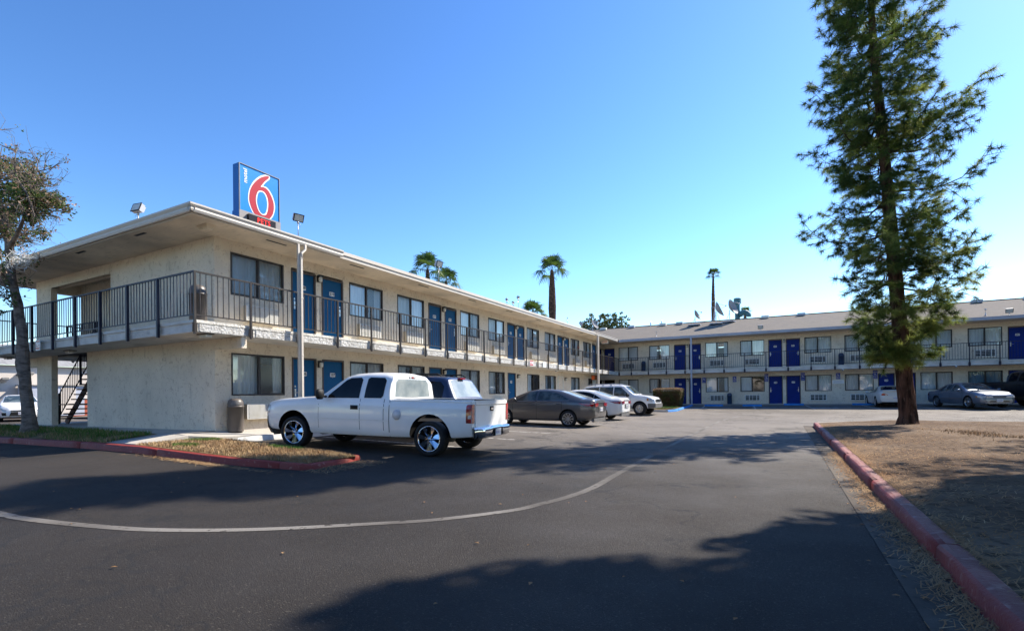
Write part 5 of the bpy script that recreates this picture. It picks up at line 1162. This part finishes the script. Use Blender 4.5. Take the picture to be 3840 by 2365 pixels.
# ---------------------------------------------------------------- trees
def rvec(r, s=1): return Vector((r.gauss(0, s), r.gauss(0, s), r.gauss(0, s)))
def trunk_mesh(pts, rad, n, seed, rough=.08, sub=10):
    """tapered trunk with fissured outline"""
    r = random.Random(seed); P = catmull(pts, sub); m = MB(); rows = []; L = 0
    ph = [r.uniform(0, 6.28) for _ in range(8)]
    for i, p in enumerate(P):
        R0 = interp([(k / (len(rad) - 1), v) for k, v in enumerate(rad)], i / (len(P) - 1)); row = []
        for k in range(n + 1):
            a = 2 * pi * k / n; z = p[2]
            q = 1 + rough * (sin(7 * a + ph[0] + sin(z * 2.3 + ph[1])) * .5 + sin(13 * a + ph[2] + 1.5 * sin(z * 4.1 + ph[3])) * .5 + .5 * sin(z * 9 + 5 * a))
            row.append((p[0] + R0 * q * cos(a), p[1] + R0 * q * sin(a), z))
        rows.append(row)
    m.grid(rows, 0, True); return m
def pine(loc, h, label, group=None, prof=None, seed=5, lean=(-.5, .1), tufts=1.0, nneed=26, z0=2.0, trad=.30, needm=('needle', 'needle2')):
    e = empty('pine_tree', loc, label, 'tree', group); r = random.Random(seed)
    tp = [(0, 0, -.15), (.0, 0, .1), (.0, 0, .5)] + [(lean[0] * min(1, z / 14) ** 1.1, lean[1] * z / 14, z) for z in (2, 4, 7, 10, 13, 16, h)]
    def tr(z): return Vector((lean[0] * min(1, z / 14) ** 1.1, lean[1] * z / 14, z))
    m = trunk_mesh(tp, [trad * 1.6, trad * 1.22, trad * 1.02, trad * .93, trad * .86, trad * .74, trad * .6, trad * .45, trad * .25, .03], 40, seed, .06)
    m.build('trunk', 'bark', e)
    B = MB(); N = MB()
    def tuft(c, d, ln, k, mi):
        for _ in range(k):
            v = (d * r.uniform(-.3, 1.1) + rvec(r, .8)).normalized(); v.z -= .1; v.normalize(); l_ = ln * r.uniform(.7, 1.15)
            s = v.cross(rvec(r)).normalized() * .0062; a = c + d * r.uniform(-.06, .08); b = a + v * l_; b.z -= l_ * .12
            N.add([a - s, a + s, b], [(0, 1, 2)], mi)
    z = z0; ang = 0
    while z < h - .3:
        nb = 5 if z < h * .8 else 4
        for _ in range(nb):
            ang += 2.4 + r.uniform(-.35, .35); zz = z + r.uniform(-.22, .22); L = interp(prof, zz) * r.uniform(.55, 1.16); 
            if r.random() < .12: L *= .55
            base = tr(zz); dh = Vector((cos(ang), sin(ang), 0)); rise = interp([(2, -.12), (5, .02), (10, .16), (18, .5)], zz) + r.uniform(-.12, .14)
            pts = []; n = 7; wob = rvec(r, .05)
            for i in range(n + 1):
                t = i / n; p = base + dh * (L * t) + Vector((0, 0, L * (rise * t - .22 * sin(pi * t) * .5 + .22 * t * t * t))) + wob * sin(pi * t * 2) * L * .5 + Vector((-dh.y, dh.x, 0)) * .12 * L * sin(t * 2.5 + ang)
                pts.append(p)
            B.tube(pts, [max(.007, .055 * (L / 3) * (1 - t / 1.02)) for t in [i / n for i in range(n + 1)]], 5, cap=False)
            ns = int((4 + L * 6.0 * tufts) * (1 if zz < 15 else 2.2))
            lit = .62 if zz < 4.6 else .16  # share of paler needles imitating backlight, larger on the low boughs
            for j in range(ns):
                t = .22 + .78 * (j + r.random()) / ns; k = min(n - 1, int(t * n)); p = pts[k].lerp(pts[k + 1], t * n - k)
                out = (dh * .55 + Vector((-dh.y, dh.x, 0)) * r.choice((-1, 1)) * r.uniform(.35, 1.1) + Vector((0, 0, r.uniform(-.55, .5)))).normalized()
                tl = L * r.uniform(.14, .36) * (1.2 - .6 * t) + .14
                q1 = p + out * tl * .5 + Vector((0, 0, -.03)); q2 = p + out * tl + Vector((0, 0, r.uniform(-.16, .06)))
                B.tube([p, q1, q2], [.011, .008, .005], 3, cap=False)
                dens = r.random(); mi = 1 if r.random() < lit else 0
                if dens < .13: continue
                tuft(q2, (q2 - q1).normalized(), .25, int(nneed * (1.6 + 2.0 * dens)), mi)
                if dens > .3: tuft(q1, (q2 - p).normalized(), .20, int(nneed * 1.7), mi)
                if dens > .55:
                    s_ = q1 + (out.cross(Vector((0, 0, 1))) * r.choice((-1, 1)) + out * .5).normalized() * tl * .6; B.tube([q1, s_], .005, 3, cap=False); tuft(s_, (s_ - q1).normalized(), .18, int(nneed * 1.6), mi)
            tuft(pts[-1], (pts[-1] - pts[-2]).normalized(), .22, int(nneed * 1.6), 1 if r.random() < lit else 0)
        z += r.choice((.28, .36, .52))
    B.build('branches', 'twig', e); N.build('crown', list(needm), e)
    return e
pprof = [(2.0, .7), (2.6, 1.1), (3.3, 1.7), (4.3, 2.0), (5.7, 2.1), (7.8, 2.3), (9.8, 2.3), (11.2, 1.95), (12.6, 1.6), (14, 1.35), (16.5, 1.45), (19, 1.2), (20.5, .5)]
pine((16.82, 12.75, soilz(16.82, 12.75)), 20.5, 'tall long needled pine with dark fissured trunk on the bare planter', None, pprof, 5, (-.85, .1), 1.0, 30, 2.3, .235)
# the neighbours just outside the frame on the right that shade the foreground
p2 = [(2.5, 1.5), (4, 2.7), (7, 3.1), (10, 2.7), (13.5, .6)]
nb1 = pine((22.6, 7.6, -.25), 13.5, 'neighbouring pine just outside the right edge that shades the planter', None, p2, 11, (.1, .1), 1.0, 26, 2.4, .25)
o = inst(nb1, 'pine_tree', None, (27.5, 3.0, -.25), R(250), 'third neighbouring pine farther outside the right edge', 'tree'); o.scale = (1.0, 1.0, 1.0)

def leaf_cloud(N, r, c, rad, k, size, mats_, flatz=.8):
    for _ in range(k):
        while True:
            p = Vector((r.uniform(-1, 1), r.uniform(-1, 1), r.uniform(-1, 1)))
            if p.length < 1: break
        p = Vector((p.x * rad, p.y * rad, p.z * rad * flatz)) + c
        d = rvec(r).normalized(); s = d.cross(rvec(r)).normalized(); l_ = size * r.uniform(.6, 1.3); w_ = l_ * .26
        N.add([p - d * l_ * .5, p + s * w_, p + d * l_ * .5, p - s * w_], [(0, 1, 2, 3)], r.choice(mats_))
def left_tree():
    e = empty('leafy_tree', (-6.39, -1.65, -.06), 'thin leafy tree with a knotted grey trunk and half bare twigs at the left edge', 'tree'); r = random.Random(21); o0 = Vector((-6.39, -1.65, -.06))
    def V(x, z, y=0): return (x + 6.39, y, z + .06)
    tp = [V(-6.39, -.1), V(-6.40, .05), V(-6.43, .41), V(-6.58, .96), V(-6.70, 1.5), V(-6.84, 1.95), V(-6.83, 2.2), V(-6.82, 2.5), V(-6.90, 2.93), V(-7.05, 3.38), V(-7.15, 3.76), V(-7.38, 4.17), V(-7.58, 4.57), V(-7.68, 5.1), V(-7.75, 5.7)]
    rad = [.24, .20, .16, .138, .135, .17, .145, .13, .125, .12, .115, .11, .11, .105, .11]
    trunk_mesh(tp, rad, 24, 4, .07, 8).build('trunk', 'greybark', e)
    B = MB(); N = MB(); tips = []
    limbs = [([(-7.75, 5.6), (-7.9, 6.0), (-8.05, 6.4), (-8.3, 6.9), (-8.6, 7.6), (-8.5, 8.4)], .10, 0), ([(-7.72, 5.5), (-7.3, 5.6), (-6.7, 5.75), (-6.1, 5.95), (-5.75, 6.1)], .085, -.1), ([(-5.95, 6.0), (-5.62, 6.25), (-5.55, 6.7), (-5.7, 7.1), (-5.4, 7.5)], .05, -.2), ([(-6.1, 5.95), (-6.35, 6.5), (-6.9, 6.95), (-7.5, 7.35), (-8.0, 7.75)], .055, .1),
             ([(-7.85, 5.9), (-8.3, 6.0), (-8.9, 6.2), (-9.6, 6.7)], .05, .2), ([(-8.05, 6.4), (-8.8, 6.9), (-9.5, 7.6), (-9.9, 8.3)], .05, -.3), ([(-7.5, 4.3), (-7.1, 4.6), (-6.6, 4.7), (-6.2, 5.0)], .03, -.35), ([(-7.45, 4.2), (-7.9, 4.5), (-8.4, 4.6), (-8.9, 5.0)], .03, -.4), ([(-7.1, 3.6), (-6.8, 3.9), (-6.5, 3.9)], .02, -.3), ([(-6.35, 6.3), (-6.2, 6.9), (-5.8, 7.1), (-5.2, 6.9)], .035, .0), ([(-8.0, 7.3), (-7.5, 7.7), (-7.1, 7.9), (-6.9, 8.0)], .035, .2), ([(-8.3, 7.8), (-8.0, 8.6), (-8.3, 9.2)], .03, -.1)]
    for P, r0, yo in limbs:
        n = len(P); Q = catmull([V(x, z, yo * k / (n - 1) * 3) for k, (x, z) in enumerate(P)], 4); B.tube(Q, [max(.012, r0 * (1 - .7 * i / len(Q))) for i in range(len(Q))], 7, cap=False)
        for i in range(3, len(Q), 2):
            for _ in range(2):
                a = Vector(Q[i]); d = (rvec(r) * .6 + Vector((.2, 0, .35))).normalized(); L = r.uniform(.4, .95); b = a + d * L * .5; c = b + (d + rvec(r, .35)).normalized() * L * .5
                B.tube([a, b, c], [.014, .01, .005], 4, cap=False); tips.append(c); tips.append(b)
                for _ in range(4):
                    q = c + rvec(r, .22); B.tube([b, c.lerp(q, .4), q], [.006, .005, .0025], 3, cap=False); tips.append(q)
    # crown silhouette: leafy clumps along the photographed outline, thinner and brown towards the middle
    cl = [(-8.6, 8.7, .45), (-8.1, 8.4, .4), (-7.6, 8.1, .5), (-7.0, 7.8, .45), (-8.2, 7.8, .5), (-7.4, 7.3, .55), (-6.6, 7.4, .5), (-6.0, 7.1, .45), (-5.5, 6.9, .4), (-5.4, 6.9, .32), (-5.2, 6.7, .26), (-5.4, 6.4, .24), (-6.2, 6.7, .45), (-8.5, 7.0, .5), (-8.3, 6.4, .45), (-7.8, 6.6, .4), (-9.2, 7.6, .6), (-9.4, 6.7, .6), (-9.0, 5.9, .4), (-5.5, 6.6, .3), (-7.1, 6.2, .35)]
    for x, z, s in cl:
        for q in range(3):
            c = Vector(V(x - .4, z - .15, r.uniform(-.5, .6))) + rvec(r, .12)
            leaf_cloud(N, r, c, s * .75, int(430 * s), .105, (0, 0, 0, 1) if x > -7 else (0, 0, 1), .8)
            a = min(tips, key=lambda t: (t - c).length); B.tube([a, a.lerp(c, .5) + rvec(r, .06), c], [.009, .007, .004], 3, cap=False)
    for t in tips:
        if r.random() < .5: leaf_cloud(N, r, t, .14, 5, .09, (1, 0))
    for x, z, s in ((-7.2, 5.15, .3), (-6.6, 5.0, .3), (-6.1, 5.05, .22), (-7.8, 4.9, .25), (-8.3, 5.1, .3), (-8.9, 5.2, .35), (-7.4, 4.55, .25), (-6.9, 4.4, .2), (-7.1, 4.0, .2), (-7.6, 4.0, .22), (-8.4, 4.5, .25), (-6.8, 3.7, .15), (-7.5, 3.5, .15)):
        c = Vector(V(x, z, r.uniform(-.35, .2)))
        leaf_cloud(N, r, c, s, int(150 * s), .105, (0, 1) if x > -7.3 and z > 4.7 else (0,), .7)
        for _ in range(5): q = c + rvec(r, s * .8); B.tube([c, q], .0045, 3, cap=False)
    for _ in range(240):   # fine bare twigs hanging out of the right side
        c = Vector(V(r.choice((-5.6, -5.2, -6.2, -6.6, -7.0)), r.uniform(5.6, 8.0), r.uniform(-.3, .3))); q = c + Vector((r.uniform(.1, .7), r.uniform(-.2, .2), r.uniform(-.4, .3))); B.tube([c, c.lerp(q, .5) + rvec(r, .05), q], [.005, .004, .002], 3, cap=False)
    for _ in range(150):
        c = Vector(V(r.uniform(-7.2, -6.0), r.uniform(4.75, 5.2), r.uniform(-.3, .0))); q = c + Vector((r.uniform(-.1, .5), r.uniform(-.2, .2), r.uniform(-.2, .2))); B.tube([c, q], .005, 3, cap=False, mi=1)
    B.build('branches', ['greybark', 'curtain'], e); N.build('crown', ['leaf', 'leaf_brown'], e)
left_tree()

def palm(loc, h, R_, label, seed, fr=1.0, trad=.2, nfr=16, lean=(0, 0)):
    e = empty('palm_tree', loc, label, 'tree', 'fan palms behind the motel'); r = random.Random(seed)
    rad = [trad * 1.3, trad, trad * .95, trad * 1.0, trad * 1.15, trad * 1.45, trad * 1.2, trad * .55]
    top = Vector((lean[0], lean[1], h)); pts = [tuple(top * (k / 7)) for k in range(8)]
    m = trunk_mesh(pts, rad, 16, seed, .05, 8)
    for i in range(int(h * 22)):   # stubs of old leaf bases
        z = h * r.uniform(.0, .99) if r.random() < .5 else h * r.uniform(.72, .99); a = r.uniform(0, 2 * pi); rr = interp([(k / 7, v) for k, v in enumerate(rad)], z / h); c = top * (z / h)
        p = Vector((c.x + rr * cos(a) * .9, c.y + rr * sin(a) * .9, z)); d = Vector((cos(a) * .6, sin(a) * .6, .8)); s = Vector((-sin(a), cos(a), 0)) * .035; L = .11
        m.add([p - s, p + s, p + d * L + s * .4, p + d * L - s * .4], [(0, 1, 2, 3)])
    m.build('trunk', 'palmbark', e); N = MB()
    for k in range(nfr):
        a = 2.4 * k + r.uniform(-.3, .3); el = interp([(0, 1.4), (nfr * .5, .75), (nfr - 1, -.25)], k) + r.uniform(-.12, .12); d = Vector((cos(a) * cos(el), sin(a) * cos(el), sin(el)))
        st = R_ * r.uniform(.45, .62) * fr; base = top - Vector((0, 0, .05)); hub = base + d * st - Vector((0, 0, st * st * .06 / R_))
        N.tube([base, base.lerp(hub, .5) + Vector((0, 0, .04 * R_)), hub], [.022, .018, .014], 4, cap=False)
        side = d.cross(Vector((0, 0, 1))); side = side.normalized() if side.length > .05 else Vector((1, 0, 0)); upv = side.cross(d).normalized(); nl = 17; FL = R_ * r.uniform(.5, .62)
        for j in range(nl):
            t = (j / (nl - 1) - .5) * 2; an = t * 1.9; v = (d * cos(an) + side * sin(an) + upv * .12 * (1 - abs(t))).normalized(); s = v.cross(upv).normalized() * FL * .055
            p1 = hub + v * FL * .5 - Vector((0, 0, FL * .05)); dr = (.30 + .25 * (el < .3)) * FL * r.uniform(.7, 1.3); p2 = hub + v * FL * r.uniform(.85, 1.05) - Vector((0, 0, dr)); p3 = p2 - Vector((0, 0, FL * .22 * r.uniform(.3, 1.3)))
            N.add([hub, p1 - s, p1 + s, p2 - s * .35, p2 + s * .35, p3], [(0, 1, 2), (1, 3, 4, 2), (3, 5, 4)], 0)
    N.build('crown', 'palm', e); return e
palm((-16, 29.9, -.3), 13.0, 1.9, 'fan palm with drooping fronds, left of the pair over the near roof', 1, nfr=14, trad=.24)
palm((-22, 41.2, -.3), 14.8, 1.95, 'fan palm right of the tallest near pair, behind the grey floodlight', 2, nfr=18, trad=.26)
palm((-14, 54.4, -.3), 17.9, 2.55, 'tall thick trunked palm standing alone above the near roof', 3, fr=.95, trad=.36, nfr=15)
palm((-14, 48.3, -.3), 11.3, 2.0, 'low palm crown just above the near roof left of the tall palm', 4, nfr=18, trad=.2)
palm((5.45, 60, -.2), 16.0, 1.0, 'slim distant palm above the far roof antenna', 5, trad=.15, nfr=18, lean=(.22, 0))
palm((9.95, 48, -.2), 9.1, .8, 'small palm crown behind the teal exhaust duct', 6, trad=.16, nfr=13)
palm((-30, 18.0, -.3), 5.4, 1.9, 'young palm seen through the upper stair opening', 8, trad=.2, nfr=18)

def bushy(name, loc, blobs, label, cat, lm, k, size, seed, stems=True, group=None):
    e = empty(name, loc, label, cat, group); r = random.Random(seed); N = MB(); B = MB()
    for x, y, z, s in blobs:
        c = Vector((x, y, z)); leaf_cloud(N, r, c, s, int(k * s * s), size, (0,), .85)
        for _ in range(int(10 * s)):
            d = rvec(r).normalized(); d.z = abs(d.z) + .3; t = c + d.normalized() * s * r.uniform(.9, 1.35); leaf_cloud(N, r, t, s * .16, int(k * .03 * s) + 4, size, (0,)); B.tube([c, t], .012, 3, cap=False)
        if stems: B.tube([(x * .2, y * .2, 0), (x * .5, y * .5, z * .55), c], [.14, .09, .04], 6, cap=False)
    B.build('trunk', 'twig', e); N.build('crown', lm, e); return e
bushy('broadleaf_tree', (-4.4, 47, -.1), [(-2.6, 0, 7.2, 1.5), (-1.2, 0, 8.2, 1.5), (.2, .4, 8.0, 1.5), (1.4, 0, 8.4, 1.35), (2.1, 0, 7.4, 1.1), (-.2, 0, 6.6, 1.6), (3.0, 0, 7.0, .8), (4.0, 0, 6.9, .5)], 'bushy green tree behind the corner where the two roofs meet', 'tree', 'bush', 420, .26, 3)
bushy('shade_tree', (20.0, 3.0, -.25), [(0, 0, 8.4, 2.3), (.6, .9, 10.2, 2.2), (-.2, .3, 12.0, 2.3), (.2, -.8, 13.6, 1.9), (.6, -1.3, 7.0, 1.9), (.2, .8, 14.8, 1.5), (-1.2, -.9, 10.8, 1.3), (1.5, 1.0, 6.4, 1.6), (-1.1, 1.3, 8.4, 1.35), (-.6, 2.5, 9.0, 1.2), (.1, 3.2, 7.6, 1.2), (-.9, 2.6, 12.4, 1.2), (-1.3, 2.0, 11.4, 1.2)], 'dense shade tree just outside the right edge that shades the foreground', 'tree', 'leaf', 900, .26, 33)
bushy('shade_tree', (20.3, -3.2, -.25), [(0, 0, 5.4, 2.3), (.6, .9, 7.4, 2.1), (-.4, -.6, 7.0, 2.0), (.2, -.8, 9.0, 1.8), (-1.2, .2, 5.2, 1.7)], 'second dense shade tree nearer the viewer outside the right edge', 'tree', 'leaf', 700, .26, 34)
# clipped hedge
def hedge():
    e = empty('clipped_hedge', (6.0, 29.2, -.16), 'boxy clipped hedge with russet young leaves beside the white suv', 'hedge'); r = random.Random(8); N = MB()
    for i in range(17000):
        f = r.random(); x, y, z = r.uniform(-1, 1), r.uniform(-1, 1), r.random()
        if f < .3: y = -1
        elif f < .55: x = r.choice((-1, 1))
        elif f < .8: z = 1
        inw = r.random() ** 2 * .12; w = .84 + .16 * min(1, z * 1.5); b = 1 - .10 * (max(abs(x), 0) ** 4 + abs(y) ** 4) * .5
        p = Vector((x * (1.02 - inw) * w * (1 - .06 * y * y), y * (.75 - inw) * w * (1 - .06 * x * x), (z * (1.36 - inw * .6)) * b + .04)); p += rvec(r, .02)
        d = rvec(r).normalized(); s = d.cross(rvec(r)).normalized(); l_ = r.uniform(.035, .06)
        N.add([p - d * l_ * .6, p + s * l_ * .4, p + d * l_ * .6, p - s * l_ * .4], [(0, 1, 2, 3)], 1 if (z > .93 and r.random() < .6) or r.random() < .16 else 0)
    c = MB(); c.box(-.82, -.58, .1, .82, .58, 1.18); c.build('stems', 'twig', e)
    N.build('foliage', ['hedge', 'leaf_brown'], e)
hedge()
MB().poly([(3.2, 25.0, -.14), (5.9, 24.4, -.14), (7.1, 25.2, -.14), (7.1, 31.5, -.06), (1.3, 31.5, -.06), (1.3, 26, -.14)]).build('island_soil', 'soil_lawn', kind='structure')
kerb('island_kerb', [(1.3, 25.9), (3.2, 24.9), (5.9, 24.2), (6.9, 24.35)], .14, ['concrete', 'concrete'], [.13] * 4)
kerb('island_blue_kerb', [(6.9, 24.35), (7.25, 25.2), (7.25, 28.5), (7.2, 32.4)], .15, ['bluepaint', 'bluepaint'], [.13, .13, .12, .08])
r = random.Random(4); blades('island_grass', [(x, y, -.14, 0) for x, y in [(r.uniform(3.6, 6.9), r.uniform(24.6, 29)) for _ in range(5000)] if x < 5.2 + .25 * (y - 24.4) or y > 25.5], ['grass_green'], .05, .13, .014, 6, kind='stuff', label='bright green grass strip in front of the clipped hedge', cat='grass')

# ---------------------------------------------------------------- beyond the motel on the left
e = empty('warehouse', (-31, 0, -.3), 'pale beige block warehouse with a corrugated roof behind the left parked cars', 'building')
m = MB(); m.box(-10, -30, 0, 0, 34, 3.45, 0); m.build('wall', 'beige', e)
m = MB(); m.box(0.001, -30, 0, .02, 34, 1.15, 0); m.build('base_band', 'brick', e)
m = MB()
for y in (-3, 4.8, 12.6): m.box(.002, y, 1.16, .03, y + .05, 3.45)
m.build('wall_joint', 'greytrim', e)
m = MB(); m.poly([(.3, -30, 3.46), (.3, 34, 3.46), (-10, 34, 5.6), (-10, -30, 5.6)]); m.build('roof', 'corr', e)
e = empty('site_cabin', (-29.6, 7.2, -.3), 'pale grey site cabin with a door behind the leafy tree trunk', 'cabin'); m = MB(); m.box(-1.2, -1.5, .1, 0, 1.6, 2.1, 0); m.box(-1.3, -1.6, 2.1, .1, 1.7, 2.16, 1); m.build('body', ['gutter_far', 'corr'], e); MB().box(.0, .3, .2, .03, 1.1, 2.0).build('door', 'beige', e)
for y, z, s, lb in ((6.05, 2.55, .35, 'pale wedge floodlight on the warehouse wall right of the leafy tree'), (5.0, 2.15, .16, 'small dark wedge lamp on the warehouse wall left of the leafy tree')):
    e = empty('wall_floodlight', (-31, y, z), lb, 'floodlight'); m = MB(); m.box(0, -s, -.1, .1, s, .05); m.obox((.35, 0, .03), (.3, 0, .08), (0, s, 0), (-.02, 0, .06)); m.build('housing', 'greytrim', e); m = MB(); m.obox((.36, 0, -.04), (.24, 0, .06), (0, s * .85, 0), (0, 0, .01)); m.build('lens', 'lens', e)
e = empty('utility_pole', (-44, 33, -.3), 'wooden utility pole seen through the open stair bay', 'pole'); m = MB(); m.tube([(0, 0, 0), (0, 0, 9)], .15, 8); m.build('pole', 'wood', e); m = MB(); m.box(-.9, -.06, 7.2, .9, .06, 7.35); m.build('crossarm', 'wood', e)
e = empty('iron_fence', (-30, 26, -.3), 'dark iron fence behind the cars seen through the stair bay', 'fence'); m = MB()
for i in range(100): m.box(-.02, -10 + i * .2, 0, .02, -9.96 + i * .2, 1.7)
m.box(-.02, -10, 1.6, .02, 10, 1.64); m.box(-.02, -10, .2, .02, 10, .24); m.build('railing', 'black', e)
for i, (x, y, w_, d_, h_, lb) in enumerate(((-62, 48, 16, 10, 4.2, 'low tan building far behind the stair bay'), (-75, 20, 12, 26, 4.6, 'long low building far beyond the left parking lot'))):
    e = empty('low_building', (x, y, -.3), lb, 'building'); MB().box(-w_ / 2, -d_ / 2, 0, w_ / 2, d_ / 2, h_).build('wall', 'beige', e); MB().box(-w_ / 2 - .3, -d_ / 2 - .3, h_, w_ / 2 + .3, d_ / 2 + .3, h_ + .25).build('roof', 'corr', e)
# the street side behind the viewer, reflected in windows and car glass
bt = bushy('street_tree', (6, -26, -.4), [(0, 0, 6.0, 2.6), (2.2, .5, 5.2, 2.0), (-2.2, .4, 5.3, 2.1), (.6, 1.5, 4.2, 2.1), (-.9, -.8, 7.6, 1.7), (1.2, -1, 3.3, 1.6), (-1.6, 1, 3.2, 1.6)], 'leafy street tree behind the viewer, reflected in the truck windows', 'tree', 'bush', 170, .30, 15)
for i, (x, y, s_) in enumerate(((-2, -24, .9), (13, -27, 1.1), (21, -24, 1.0), (30, -18, 1.15), (34, -6, 1.2), (38, 8, 1.1), (-10, -27, 1.0), (-19, -25, .9), (36, 20, 1.1))):
    o = inst(bt, 'street_tree', None, (x, y, -.4), i * 1.3, 'leafy street tree number %s in the row behind the viewer' % ['one', 'two', 'three', 'four', 'five', 'six', 'seven', 'eight', 'nine'][i], 'tree'); o.scale = (s_, s_, s_)
e = empty('street_house', (18, -40, -.4), 'low stucco building across the street behind the viewer', 'building'); MB().box(-22, -6, 0, 22, 4, 4.5).build('wall', 'beige', e); MB().box(-22.5, -6.5, 4.5, 22.5, 4.5, 5).build('roof', 'corr', e)

# ---------------------------------------------------------------- light, sky, camera
SD = Vector((.565, .90, 1.0)).normalized(); EL = math.asin(SD.z); AZ = math.atan2(SD.x, SD.y)
w = bpy.data.worlds.new('World'); S.world = w; w.use_nodes = True; n = w.node_tree.nodes; l = w.node_tree.links
sk = n.new('ShaderNodeTexSky'); sk.sky_type = 'NISHITA'; sk.sun_disc = False; sk.sun_elevation = EL; sk.sun_rotation = AZ
sk.air_density = 1.1; sk.dust_density = .2; sk.ozone_density = 3.0; sk.altitude = 100
bg = n['Background']; hs = n.new('ShaderNodeHueSaturation'); hs.inputs['Saturation'].default_value = 1.13; hs.inputs['Hue'].default_value = .501
v1 = n.new('ShaderNodeVectorMath'); v1.operation = 'SCALE'; v1.inputs['Scale'].default_value = .12; gm = n.new('ShaderNodeGamma'); gm.inputs['Gamma'].default_value = 1.3
v2 = n.new('ShaderNodeVectorMath'); v2.operation = 'SCALE'; v2.inputs['Scale'].default_value = 0.97 / .12
l.new(sk.outputs[0], hs.inputs['Color']); l.new(hs.outputs[0], v1.inputs[0]); l.new(v1.outputs[0], gm.inputs['Color']); l.new(gm.outputs[0], v2.inputs[0]); l.new(v2.outputs[0], bg.inputs['Color']); bg.inputs['Strength'].default_value = .115
sun = bpy.data.lights.new('sun', 'SUN'); sun.energy = 3.6; sun.angle = R(.53); sun.color = (1, .92, .80)
so = bpy.data.objects.new('sun', sun); COL.objects.link(so); so.rotation_euler = (-SD).to_track_quat('-Z', 'Y').to_euler()
cam = bpy.data.cameras.new('camera'); cam.sensor_width = 36; cam.lens = 36 * 1889.03 / 3840; cam.shift_y = (1475.93 - 1182.5) / 3840; cam.clip_end = 3000; cam.clip_start = .05
co = bpy.data.objects.new('camera', cam); COL.objects.link(co); S.camera = co
a = R(28.231); fw = Vector((-sin(a), cos(a), 0)); rt = Vector((cos(a), sin(a), 0)); up = Vector((0, 0, 1)); t = R(.161)
fw2 = fw * cos(t) + up * sin(t); up2 = up * cos(t) - fw * sin(t); ro = R(.615)
X = rt * cos(ro) - up2 * sin(ro); Y = rt * sin(ro) + up2 * cos(ro)
co.matrix_world = Matrix(((X.x, Y.x, -fw2.x, 13.203), (X.y, Y.y, -fw2.y, -8.014), (X.z, Y.z, -fw2.z, .845), (0, 0, 0, 1)))
S.view_settings.view_transform = 'Standard'; S.view_settings.look = 'None'; S.view_settings.gamma = 1; S.view_settings.exposure = 1.45
S.cycles.max_bounces = 8; S.cycles.diffuse_bounces = 5; S.cycles.transparent_max_bounces = 12
